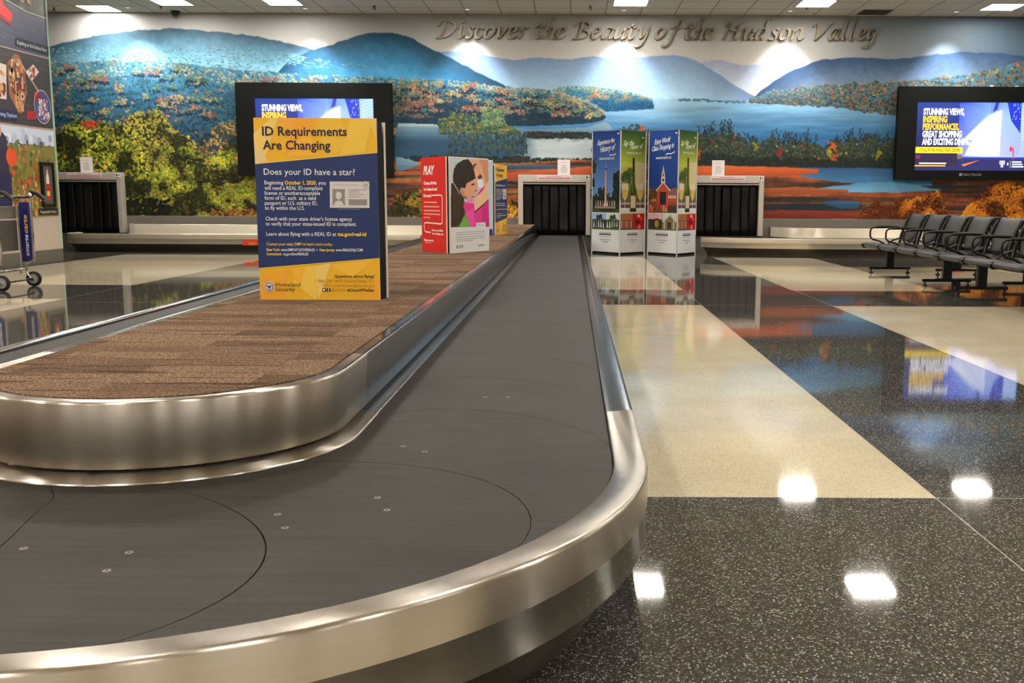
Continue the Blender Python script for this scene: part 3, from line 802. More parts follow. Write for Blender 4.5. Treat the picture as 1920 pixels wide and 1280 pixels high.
# ------------------------------------------------------------------ raised lettering on the mural
GL = {
 'o': [[(.45,1),(.14,.65),(.12,.2),(.38,0),(.68,.35),(.68,.8),(.45,1)]],
 'c': [[(.68,.82),(.5,1),(.2,.8),(.1,.4),(.22,.06),(.45,0),(.68,.18)]],
 'e': [[(.12,.45),(.58,.62),(.62,.88),(.45,1),(.2,.8),(.1,.4),(.22,.06),(.45,0),(.7,.2)]],
 's': [[(.6,.86),(.42,1),(.2,.84),(.32,.58),(.52,.34),(.46,.06),(.25,0),(.05,.12)]],
 'i': [[(.03,.8),(.18,1),(.18,.25),(.28,0),(.45,.16)], [(.2,1.33),(.26,1.42)]],
 'v': [[(.0,.82),(.14,1),(.24,.6),(.34,0)], [(.34,0),(.6,.45),(.72,.85),(.6,1)]],
 'r': [[(.03,.8),(.18,1),(.17,.5),(.15,0)], [(.17,.5),(.34,.88),(.52,1),(.64,.9)]],
 't': [[(.25,1.4),(.21,.6),(.23,.15),(.36,0),(.55,.14)], [(0,.98),(.55,.98)]],
 'h': [[(.42,1.7),(.3,1.78),(.2,1.6),(.18,1.0),(.15,0)], [(.16,.5),(.35,.9),(.55,1),(.66,.8),(.6,.25),(.7,0),(.86,.14)]],
 'a': [[(.62,.95),(.4,1),(.17,.7),(.11,.28),(.25,0),(.48,.28),(.63,.9)], [(.66,1),(.6,.3),(.68,0),(.86,.15)]],
 'u': [[(.0,.82),(.14,1),(.12,.3),(.25,0),(.45,.2),(.62,.7)], [(.66,1),(.61,.3),(.69,0),(.87,.15)]],
 'y': [[(.0,.82),(.14,1),(.14,.4),(.28,.08),(.5,.35),(.64,.8)], [(.7,1),(.64,.2),(.46,-.5),(.2,-.7),(0,-.55)]],
 'f': [[(.78,1.6),(.62,1.75),(.47,1.5),(.39,.8),(.3,0),(.2,-.5),(0,-.68),(-.12,-.55)], [(.1,.98),(.7,.98)]],
 'd': [[(.62,.95),(.4,1),(.17,.7),(.11,.28),(.25,0),(.48,.28),(.63,.9)], [(.9,1.7),(.78,1.76),(.7,1.5),(.63,.7),(.61,.25),(.7,0),(.87,.15)]],
 'n': [[(.03,.8),(.18,1),(.17,.5),(.15,0)], [(.16,.5),(.35,.9),(.55,1),(.66,.8),(.6,.25),(.7,0),(.88,.15)]],
 'l': [[(.36,1.7),(.26,1.76),(.18,1.5),(.14,.6),(.14,.2),(.25,0),(.42,.15)]],
 'D': [[(.36,1.4),(.38,.8),(.28,.0)], [(.0,1.05),(.02,1.3),(.2,1.48),(.6,1.5),(1.02,1.25),(1.1,.72),(.8,.18),(.35,0),(.08,.06)]],
 'B': [[(.36,1.4),(.38,.8),(.28,0)], [(-.06,1.05),(.0,1.32),(.2,1.48),(.6,1.5),(.86,1.28),(.76,.92),(.42,.78)], [(.42,.78),(.84,.7),(.98,.35),(.7,.05),(.32,0),(.08,.06)]],
 'H': [[(.0,1.2),(.12,1.42),(.3,1.42),(.32,.8),(.22,.12),(0,.0)], [(.2,.75),(.95,.8)], [(1.14,1.5),(.98,1.35),(.92,.8),(.88,.15),(1.0,0),(1.15,.14)]],
 'V': [[(.0,1.15),(.08,1.38),(.26,1.42),(.38,.9),(.44,0)], [(.44,0),(.75,.7),(.95,1.25),(1.12,1.48)]],
}
def spline(P, n=7):
    out = []
    for i in range(len(P)-1):
        p0 = P[max(0, i-1)]; p1 = P[i]; p2 = P[i+1]; p3 = P[min(len(P)-1, i+2)]
        for k in range(n):
            t = k/n
            out.append(tuple(0.5*((2*p1[j]) + (-p0[j]+p2[j])*t + (2*p0[j]-5*p1[j]+4*p2[j]-p3[j])*t*t + (-p0[j]+3*p1[j]-3*p2[j]+p3[j])*t**3) for j in (0, 1)))
    out.append(tuple(P[-1]))
    return out

def glyph(ch, X0, X1, base, xh, y_front, depth, root, slant=0.22):
    """one raised letter drawn with a broad pen, fitted between X0 and X1"""
    strokes = [spline(s) for s in GL[ch]]
    strokes = [[(x + slant*y, y) for x, y in s] for s in strokes]
    xs = [x for s in strokes for x, y in s]
    k = (X1-X0)/(max(xs)-min(xs)+0.12); mn = min(xs)-0.06
    mb = MB()
    nib = Vector((0.105, 0.075))
    for s in strokes:
        for thin in (0, 1):
            L_, R_ = [], []
            for i, p in enumerate(s):
                t = Vector(s[min(i+1, len(s)-1)]) - Vector(s[max(i-1, 0)])
                t = t.normalized() if t.length else Vector((1, 0))
                q = Vector((-t.y, t.x))*0.042 if thin else nib
                L_.append((p[0]+q.x, p[1]+q.y)); R_.append((p[0]-q.x, p[1]-q.y))
            dy = 0.002*thin
            W = lambda p, y: (X0 + (p[0]-mn)*k, y, base + p[1]*xh)
            rows = [[W(a, y_front+dy), W(b, y_front+dy), W(b, y_front+depth), W(a, y_front+depth)] for a, b in zip(L_, R_)]
            mb.grid(rows, 0, False, closed=True)
            mb.add(rows[0], [(0, 1, 2, 3)]); mb.add(rows[-1], [(3, 2, 1, 0)])
    o = mb.build('letter', M['letter'])
    return under(root, o)

lettering = empty('wall_lettering', (1.5, WALL_Y-0.09, 3.9), 'raised bronze italic letters reading Discover the Beauty of the Hudson Valley on the mural', 'sign')
LET = [('D',817,855),('i',858,871),('s',871,889),('c',889,906),('o',906,927),('v',928,949),('e',950,969),('r',970,991),
       ('t',1001,1017),('h',1017,1042),('e',1043,1061),
       ('B',1073,1107),('e',1108,1125),('a',1127,1149),('u',1150,1173),('t',1175,1192),('y',1188,1215),
       ('o',1225,1245),('f',1238,1279),('t',1280,1297),('h',1297,1319),('e',1320,1338),
       ('H',1351,1393),('u',1392,1413),('d',1413,1443),('s',1438,1459),('o',1458,1478),('n',1479,1504),
       ('V',1519,1558),('a',1549,1571),('l',1573,1588),('l',1588,1602),('e',1603,1619),('y',1613,1640)]
for ch, a, b in LET:
    glyph(ch, (a-1072)*0.00989, (b-1072)*0.00989, 3.925, 0.2, WALL_Y-0.075, 0.058, lettering)

# ------------------------------------------------------------------ ceiling fittings
tro = empty('ceiling_lamp', (0, 0, 0), 'x', 'ceiling lamp', 'square recessed ceiling lamps')
fr = MB()
h = 0.305
for a in ((-h, -h, h, -h+0.022), (-h, h-0.022, h, h), (-h, -h+0.022, -h+0.022, h-0.022), (h-0.022, -h+0.022, h, h-0.022)):
    fr.box(a[0], a[1], -0.012, a[2], a[3], 0.004)
fr.build('frame', M['white'], tro)
MB().box(-h+0.022, -h+0.022, -0.004, h-0.022, h-0.022, 0.002).build('diffuser', M['troffer'], tro)
LAMPS = [(-8.56, 18.64, 'lit square ceiling lamp nearest the left wall panel, in front of the mural'),
         (-7.0, 18.0, 'lit square ceiling lamp, second from the left along the top edge of the photo'),
         (-5.05, 17.95, 'lit square ceiling lamp, third from the left along the top edge of the photo'),
         (1.0, 17.85, 'lit square ceiling lamp above the banner stands, cut by the top edge of the photo'),
         (4.2, 17.85, 'lit square ceiling lamp left of the dark air grille'),
         (7.52, 18.08, 'lit square ceiling lamp at the far right of the ceiling')]
first = True
for x, y, lb in LAMPS:
    o = tro if first else copy_tree(tro)
    first = False
    o.location = (x, y, CEIL_Z - 0.001); o['label'] = lb
o = copy_tree(tro); o.location = (-2.05, 17.35, CEIL_Z - 0.001); o['label'] = 'unseen square ceiling lamp added for light beyond the top edge, left of Discover'  # out of view, added to brighten the far end of the hall
for y in (13.3, 8.6, 4.0, -0.6, -5.0):  # unseen rows: some read off floor reflections, the rest added to light the hall
    for x in (-6.95, -4.6, -2.2, 1.0, 4.2, 7.5, 10.7):
        o = copy_tree(tro); o.location = (x, y, CEIL_Z - 0.001)
        o['label'] = 'lit square ceiling lamp of unseen rows nearer the viewer, added to light the hall'

dl = empty('wall_washer', (0, 0, 0), 'x', 'downlight', 'recessed downlights washing the mural')
MB().lathe([(0.045, 0.006), (0.05, -0.004), (0.062, -0.004), (0.064, 0.002)], (0, 0, 0)).build('trim_ring', M['white'], dl)
MB().lathe([(0.0005, 0.0), (0.045, 0.0)], (0, 0, 0.003)).build('lens', M['spotlens'], dl)
sp = bpy.data.lights.new('wall_washer_lamp', 'SPOT')
sp.energy = WASH_W; sp.color = (0.93, 0.96, 1.0); sp.spot_size = math.radians(84); sp.spot_blend = 0.8; sp.shadow_soft_size = 0.04
spo = bpy.data.objects.new('lamp', sp); COL.objects.link(spo); spo.parent = dl; spo.location = (0, 0, -0.03)
spo.rotation_euler = (math.radians(6), 0, 0)
first = True
for i, px in enumerate((262, 585, 880, 1165, 1468, 1770)):
    o = dl if first else copy_tree(dl)
    first = False
    o.location = ((px-1072)*0.00989, WALL_Y-0.47, CEIL_Z - 0.004)
    o['label'] = ['small recessed downlight over the left mountain of the mural', 'small recessed downlight over the dark blue mountain of the mural',
                  'small recessed downlight above the word Discover', 'small recessed downlight above the word Beauty',
                  'small recessed downlight above the word Hudson', 'small recessed downlight above the right hand wall screen'][i]

sk = empty('sprinkler_head', (0, 0, 0), 'x', 'sprinkler', 'ceiling sprinkler heads')
MB().lathe([(0.001, -0.004), (0.04, -0.004), (0.04, 0.002)], (0, 0, 0)).build('escutcheon', M['chrome'], sk)
MB().cyl((0, 0, 0), (0, 0, -0.04), 0.012).cyl((0, 0, -0.055), (0, 0, -0.06), 0.03).cyl((0.018, 0, -0.02), (0.018, 0, -0.057), 0.004).cyl((-0.018, 0, -0.02), (-0.018, 0, -0.057), 0.004).build('deflector', M['blackmetal'], sk)
for i, (x, y, lb) in enumerate([(-9.35, 18.6, 'small sprinkler head on the ceiling at far left beside the first lamp'), (-7.37, 18.45, 'small sprinkler head on the ceiling near the black dome camera'),
        (-3.52, 18.3, 'small sprinkler head on the ceiling left of the word Discover'), (0.31, 18.2, 'small sprinkler head on the ceiling above the word Beauty'),
        (4.14, 18.3, 'small sprinkler head on the ceiling above the word Hudson'), (8.2, 18.7, 'small sprinkler head on the ceiling at far right below the last lamp')]):
    o = sk if i == 0 else copy_tree(sk)
    o.location = (x, y, CEIL_Z - 0.001); o['label'] = lb

dc = empty('dome_camera', (-7.28, WALL_Y-0.16, CEIL_Z - 0.002), 'small black dome camera on the ceiling above the left mountain', 'security camera')
MB().lathe([(0.001, 0), (0.085, 0), (0.085, -0.03), (0.07, -0.035)], (0, 0, 0)).build('housing', M['black'], dc)
MB().lathe([(0.068, -0.034)] + [(0.068*math.cos(a), -0.034-0.068*math.sin(a)) for a in np.linspace(0, 1.55, 8)], (0, 0, 0)).build('dome', M['blackmetal'], dc)

vg = empty('air_grille', (5.45, 18.62, CEIL_Z - 0.001), 'dark square air grille set in the ceiling above the word Valley', 'vent')
g = MB()
for a in ((-.3, -.3, .3, -.27), (-.3, .27, .3, .3), (-.3, -.27, -.27, .27), (.27, -.27, .3, .27)): g.box(a[0], a[1], -0.01, a[2], a[3], 0.003)
g.build('frame', M['white'], vg)
MB().box(-.27, -.27, -0.002, .27, .27, 0.003).build('backing', M['blackmatt'], vg)
g = MB()
for i in range(14): g.box(-.27, -.265 + i*0.039, -0.009, .27, -.253 + i*0.039, -0.002)
g.build('slats', M['darkbase'], vg)

# ------------------------------------------------------------------ near baggage carousel
XC = -1.20          # middle of the loop
XI = -1.165         # middle of the island
Y_WALLEND = 18.855
def u_path(hw, R, y_end, n_str=70, n_arc=26, n_front=10, y_far=Y_WALLEND, xc=XC):
    """right side from the far wall, round the near end, back along the left side"""
    P = []
    xr, xl, yc = xc+hw, xc-hw, y_end+R
    # straight samples grow denser near the bend
    for i in range(n_str): P.append((xr, y_far + (yc-y_far)*(i/n_str)))
    for i in range(n_arc+1):
        a = -math.pi/2*i/n_arc
        P.append((xr-R+R*math.cos(a), yc+R*math.sin(a)))
    for i in range(1, n_front): P.append((xr-R + (xl-xr+2*R)*i/n_front, y_end))
    for i in range(n_arc+1):
        a = -math.pi/2-math.pi/2*i/n_arc
        P.append((xl+R+R*math.cos(a), yc+R*math.sin(a)))
    for i in range(1, n_str+1): P.append((xl, yc + (y_far-yc)*(i/n_str)))
    return P

def sweep(mb, path, prof, mi=0, smooth=True):
    """profile of (outward offset, height) along a path whose outward side is on the left when walking from right to left"""
    n = len(path); rows = []
    for i, p in enumerate(path):
        t = Vector(path[min(i+1, n-1)]) - Vector(path[max(i-1, 0)])
        t.normalize()
        q = Vector((-t.y, t.x))        # walking -Y on the right side: left is +X, outward
        rows.append([(p[0]+q.x*o, p[1]+q.y*o, z) for o, z in prof])
    return mb.grid(rows, mi, smooth)

HW_O, R_O, Y_O = 1.40, 1.25, 1.30
HW_I, R_I, Y_I = 0.535, 0.533, 2.33
outer = u_path(HW_O, R_O, Y_O)
car = empty('baggage_carousel', (XC, 6.0, 0), 'long flat plate baggage carousel with steel rails and a carpeted island in front', 'baggage carousel')

def part_paths(path, xc):
    """split a U path into right pieces, the bend and left pieces"""
    yb = 3.13
    x = abs(path[0][0]-xc)
    bend = [(xc + x, yb)] + [p for p in path if p[1] < yb] + [(xc - x, yb)]
    segs = [bend]
    js = [yb, 5.9, 9.2, 12.5, 15.8, Y_WALLEND]
    for s in (1, -1):
        for a, b in zip(js[:-1], js[1:]):
            ys = np.linspace(a+0.003, b, 8) if s < 0 else np.linspace(b, a+0.003, 8)
            segs.append([(xc+s*x, float(y)) for y in ys])
    return segs

RAIL = [(-0.088, 0.306), (-0.087, 0.3215), (-0.084, 0.3235), (-0.012, 0.3305), (-0.006, 0.330), (-0.0015, 0.327), (0.0, 0.322), (0.0, 0.243)]
SKIRT = [(0.0, 0.243), (-0.0035, 0.2415), (-0.0035, 0.156), (-0.006, 0.152), (-0.014, 0.150), (-0.06, 0.150)]
for i, sg in enumerate(part_paths(outer, XC)):
    left = i >= 6          # the far straight has a slimmer rail
    rail_p = [(-0.088 + (o_+0.088)*0.5, z_) for o_, z_ in RAIL] if left else RAIL
    skirt_p = [(o_-0.044, z_) for o_, z_ in SKIRT] if left else SKIRT
    under(car, sweep(MB(), sg, rail_p).build('rail', [M['steel'] if i == 0 else M['steel_flat']]), 'bright curved steel rail round the near end' if i == 0 else None)
    under(car, sweep(MB(), sg, skirt_p).build('skirt', M['steel']))
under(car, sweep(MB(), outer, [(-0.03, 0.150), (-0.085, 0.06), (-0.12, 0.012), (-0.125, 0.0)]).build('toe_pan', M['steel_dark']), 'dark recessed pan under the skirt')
# island wall, flange and ledge
PANEL = [(-0.010, 0.505), (-0.006, 0.511), (0.0, 0.508), (0.002, 0.503), (-0.006, 0.345), (-0.010, 0.340), (-0.03, 0.337)]
FLANGE = [(-0.034, 0.3325), (-0.030, 0.331), (0.0, 0.323), (0.027, 0.316), (0.030, 0.3145), (0.031, 0.3112)]
top_path = u_path(HW_I-0.02, R_I-0.02, Y_I+0.012, xc=XI)
for i, sg in enumerate(part_paths(top_path, XI)):
    under(car, sweep(MB(), sg, PANEL).build('island_panel', M['steel'] if i == 0 else M['steel_flat']), 'curved brushed steel wall of the island' if i == 0 else None)
    under(car, sweep(MB(), sg, FLANGE).build('flange', M['steel'] if i == 0 else M['steel_flat']))
    under(car, sweep(MB(), sg, [(-0.052, 0.5085), (-0.012, 0.5085)]).build('island_ledge', M['steel'] if i == 0 else M['steel_flat']))
# ledge screws
mb = MB()
for sgn in (1, -1):
    for k in range(12):
        mb.cyl((XI+sgn*(HW_I-0.05), 3.45+k*1.2, 0.5085), (XI+sgn*(HW_I-0.05), 3.45+k*1.2, 0.5105), 0.008, n=10)
        mb.cyl((XI+sgn*(HW_I-0.05), 3.75+k*1.2, 0.5085), (XI+sgn*(HW_I-0.05), 3.75+k*1.2, 0.5105), 0.008, n=10)
under(car, mb.build('ledge_screws', M['screw'])); 
cp = u_path(HW_I-0.068, R_I-0.068, Y_I+0.06, xc=XI)
under(car, MB().prism(cp, 0.49, 0.511).build('carpet', M['carpet']), 'brown patterned loop carpet on top of the island')
# dark bed under the plates, then the plates with bulging leading edges
bi = u_path(HW_I-0.02, R_I-0.02, Y_I+0.02, xc=XI); bo = u_path(HW_O-0.06, R_O-0.06, Y_O+0.06)
under(car, MB().grid([[(a[0], a[1], 0.300) for a in bi], [(a[0], a[1], 0.300) for a in bo]], 0, False).build('belt_bed', M['seam']))
pi_, po_ = u_path(HW_I+0.005, R_I+0.005, Y_I-0.005, 400, 120, 40, xc=XI), u_path(HW_O-0.09, R_O-0.09, Y_O+0.09, 400, 120, 40)
mid = [((a[0]+b[0])/2, (a[1]+b[1])/2) for a, b in zip(pi_, po_)]
cum = [0.0]
for a, b in zip(mid[:-1], mid[1:]): cum.append(cum[-1] + math.hypot(b[0]-a[0], b[1]-a[1]))
cum = np.array(cum); A_in = np.array(pi_); A_out = np.array(po_)
def belt_pt(s, w):
    """s along the belt from the right hand wall end, w 0 at the island and 1 at the outer rail"""
    s = min(max(s, 0.0), cum[-1])
    f_ = np.array([np.interp(s, cum, A_in[:, 0]), np.interp(s, cum, A_in[:, 1])])
    g_ = np.array([np.interp(s, cum, A_out[:, 0]), np.interp(s, cum, A_out[:, 1])])
    p = f_ + (g_-f_)*w
    return (float(p[0]), float(p[1]))
S0 = float(cum[int(np.argmin([abs(p[1]-3.19) + (0 if p[0] > XC else 99) for p in mid]))])
PITCH_B = 0.60
def seam(s, w):
    x = (w-0.5)*0.80
    return s + (0.42 - math.sqrt(max(0.0, 0.42**2 - x*x)))
kmin = -int(S0/PITCH_B)-1; kmax = int((cum[-1]-S0)/PITCH_B)+1
NW, NS = 29, 7
STN = {0: 0.0, 1: 0.74, 2: 1.33, 3: 1.84}
def station(k): return S0 + (STN[k] if k in STN else k*PITCH_B + (0.08 if k > 3 else 0))
for k in range(kmin, kmax+1):
    sa, sb = station(k), station(k+1)
    if sb < 0.02 or sa > cum[-1]-0.02: continue
    rows = []
    for j in range(NS):
        t = j/(NS-1); row = []
        for i in range(NW):
            w = i/(NW-1)
            a, b = seam(sa, w)+0.0016, seam(sb, w)-0.0016
            x, y = belt_pt(a + (b-a)*t, w)
            row.append((x, y, 0.310))
        rows.append(row)
    mb = MB().grid(rows, 0, False)
    for row, dz in ((rows[0], 0), (rows[-1], 0)):
        mb.grid([row, [(p[0], p[1], 0.301) for p in row]], 0, False)
    o = under(car, mb.build('belt_plate', M['belt']))
    SCREWS = {1: [(-0.448, 2.236), (-0.409, 2.144), (-0.643, 2.11), (-0.601, 2.02)], 2: [(-0.862, 1.772), (-0.863, 1.868), (-1.08, 1.888)], 0: [(-0.47, 2.72), (-0.40, 2.66)], -1: [(-0.30, 3.42), (-0.22, 3.42)]}
    for x, y in SCREWS.get(k, []):
        sm = MB()
        sm.cyl((x, y, 0.3095), (x, y, 0.3112), 0.0085, 0.0075, 14)
        sm.cyl((x, y, 0.3112), (x, y, 0.3114), 0.0035, 0.003, 8, 1)
        so = sm.build('screw', [M['screw'], M['seam']]); so.parent = o

# ------------------------------------------------------------------ baggage chutes in the far wall
def make_chute():
    r = empty('baggage_chute', (0, 0, 0), 'x', 'baggage chute', 'baggage chutes in the far wall')
    w = 0.6825; jt = 0.092
    f = MB()
    f.box(-w, -0.16, 0.316, -w+jt, -0.001, 1.437).box(w-jt, -0.16, 0.316, w, -0.001, 1.437).box(-w+jt, -0.16, 1.30, w-jt, -0.001, 1.437)
    f.build('frame', M['frame'], r, bevel=0.006)
    MB().box(-w+jt, -0.13, 1.262, w-jt, -0.08, 1.288).build('curtain_rail', M['frame'], r, bevel=0.004)
    b = MB(); b.box(-w+jt, -0.030, 0.316, w-jt, -0.026, 1.30)
    b.build('opening', M['blackmatt'], r)  # black sheet standing for the dark inside the chute
    n = 7; sw = (2*w-2*jt)/n
    for i in range(n):
        rows = []
        ph = i*1.7
        for zq in range(9):
            z = 1.275 - zq*(1.275-0.325)/8
            x0 = -w+jt + i*sw + 0.004; sway = 0.018*math.sin(ph)*(zq/8)
            row = []
            for q in range(5):
                u = q/4
                row.append((x0 + u*(sw-0.006) + sway*0.35, -0.085 + 0.016*math.sin(u*3.1+ph) - 0.02*(zq/8)*math.cos(ph) - 0.012*math.sin(zq*0.8+ph), z))
            rows.append(row)
        MB().grid(rows).build('curtain_strip', M['curtain'], r, solid=0.005)
    a = Art(0.66, 0.085, (226, 210, 206), 0.002)
    for k in range(9): a.rect(0.19+k*0.03, 0.052, 0.19+k*0.03+0.022, 0.066, (196, 110, 112))
    for k in range(17): a.rect(0.035+k*0.035, 0.018, 0.035+k*0.035+0.028, 0.036, (186, 60, 70))
    a.build('warning_sticker', M['print'], r, (-0.33, -0.163, 1.345), (1, 0, 0), (0, 0, 1))
    a = Art(0.10, 0.08, (226, 220, 214), 0.002)
    a.rect(0.018, 0.015, 0.040, 0.066, (30, 30, 32)); a.rect(0.062, 0.030, 0.082, 0.052, (60, 60, 62))
    a.build('number_label', M['print'], r, (w-0.105, -0.163, 1.35), (1, 0, 0), (0, 0, 1))
    return r
ch = make_chute()
CH = [(-0.327, 'steel framed chute opening with black strip curtain where the front carousel enters the wall', 0.0),
      (-9.12, 'steel framed chute opening with black strip curtain beside the left photo wall', 0.0),
      (2.915, 'steel framed chute opening with black strip curtain right of the banner stands', 0.0)]
for i, (x, lb, dz) in enumerate(CH):
    o = ch if i == 0 else copy_tree(ch)
    o.location = (x, WALL_Y-0.03, dz); o['label'] = lb
NT = [(-0.155, 'white paper notice above the chute of the front carousel'), (-9.15, 'white paper notice above the chute beside the left photo wall'), (2.755, 'white paper notice above the chute right of the banner stands')]
for i, (x, lb) in enumerate(NT):
    a = Art(0.235, 0.285, (228, 216, 212), 0.003)
    a.text('NOTICE', 0.1175, 0.215, 0.022, (196, 150, 150), width=0.10, align='c')
    for (v, w_) in ((0.165, 0.07), (0.135, 0.10), (0.105, 0.12), (0.075, 0.13), (0.045, 0.11)):
        a.rect(0.1175-w_/2, v, 0.1175+w_/2, v+0.011, (150, 146, 148))
    o = a.build('paper_notice', M['print'], None, (-0.1175, 0, 0), (1, 0, 0), (0, 0, 1))
    o.location = (x, WALL_Y-0.022, 1.44)
    tag(o, lb, 'paper notice', 'paper notices above the chutes')

# ------------------------------------------------------------------ carousels along the far wall
def far_carousel(front, name_lab, extra=None, island=None):
    """front: plan path of the outer rail from right to left; belts and island behind it"""
    r = empty('baggage_carousel', (sum(p[0] for p in front)/len(front), front[0][1], 0), name_lab, 'baggage carousel')
    fr = [(x, y) for x, y in front]
    under(r, sweep(MB(), fr, RAIL).build('rail', M['steel_far']))
    under(r, sweep(MB(), fr, SKIRT).build('skirt', M['steel_far']))
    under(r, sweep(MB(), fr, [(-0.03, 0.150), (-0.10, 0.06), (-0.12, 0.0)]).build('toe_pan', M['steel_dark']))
    # belt from the rail back to the wall
    def off(path, d):
        out = []
        for i, p in enumerate(path):
            t = (Vector(path[min(i+1, len(path)-1)]) - Vector(path[max(0, i-1)])).normalized()
            out.append((p[0]+t.y*d, min(WALL_Y-0.2, p[1]-t.x*d)))
        return out
    under(r, MB().grid([[(x, y, 0.310) for x, y in off(fr, 0.088)], [(x, min(WALL_Y-0.16, y+0.3), 0.310) for x, y in off(fr, 0.60)]], 0, False).build('belt', M['belt']))
    isl = island
    under(r, sweep(MB(), isl, [(-0.03, 0.488), (-0.006, 0.491), (0.0, 0.486), (0.0, 0.325), (0.012, 0.312)]).build('island_panel', M['steel_far']))
    top = [(x, y, 0.487) for x, y in isl]; bk = [(x, WALL_Y-0.031, 0.487) for x, y in isl]
    under(r, MB().grid([top, bk], 0, False).build('island_top', M['steel_flat']))
    return r
# the panels' outward side lies to the left when walking from right to left
def arc(cx, cy, R, a0, a1, n=14): return [(cx+R*math.cos(a0+(a1-a0)*i/n), cy+R*math.sin(a0+(a1-a0)*i/n)) for i in range(n+1)]
D2R = math.pi/180
left_front = [(-2.72, 17.97), (-4.0, 17.97), (-6.0, 17.97), (-7.6, 17.97)] + arc(-8.7, 18.57, 0.6, -90*D2R, -180*D2R)[0:] + [(-9.3, 18.85)]
left_isl = [(-2.72, 18.62), (-5.0, 18.62), (-7.9, 18.62)] + arc(-8.1, 18.82, 0.2, -90*D2R, -170*D2R) + [(-8.31, 18.98)]
lc = far_carousel(left_front, 'stainless baggage carousel along the mural wall at far left behind the tall sign', island=left_isl)
a = Art(0.27, 0.105, (226, 60, 32), 0.002)
a.rect(0.11, 0.012, 0.245, 0.05, (236, 130, 40)); a.rect(0.02, 0.062, 0.25, 0.078, (236, 84, 60))
under(lc, a.build('red_label', M['print'], None, (-5.92, 17.968, 0.135), (1, 0, 0), (0, 0, 1)), 'red and orange label on the skirt')
right_front = [(10.5, 17.25), (8.0, 17.25), (6.0, 17.25), (4.6, 17.25)] + [(4.6-2.28*math.sin(q), 17.25+0.72*(1-math.cos(q))) for q in np.linspace(0.12, 1.57, 14)]
right_isl = [(10.5, 18.1), (6.0, 18.1), (4.6, 18.1)] + [(4.6-0.85*math.sin(q), 18.1+0.8*(1-math.cos(q))) for q in np.linspace(0.15, 1.57, 12)]
rc = far_carousel(right_front, 'stainless baggage carousel along the mural wall at right behind the row seats', island=right_isl)
a = Art(0.3, 0.075, (214, 66, 46), 0.002); a.rect(0.15, 0.012, 0.27, 0.06, (226, 120, 90))
under(rc, a.build('red_label', M['print'], None, (6.5, 17.24, 0.165), (1, 0, 0), (0, 0, 1)), 'small red label on the skirt behind the seats')

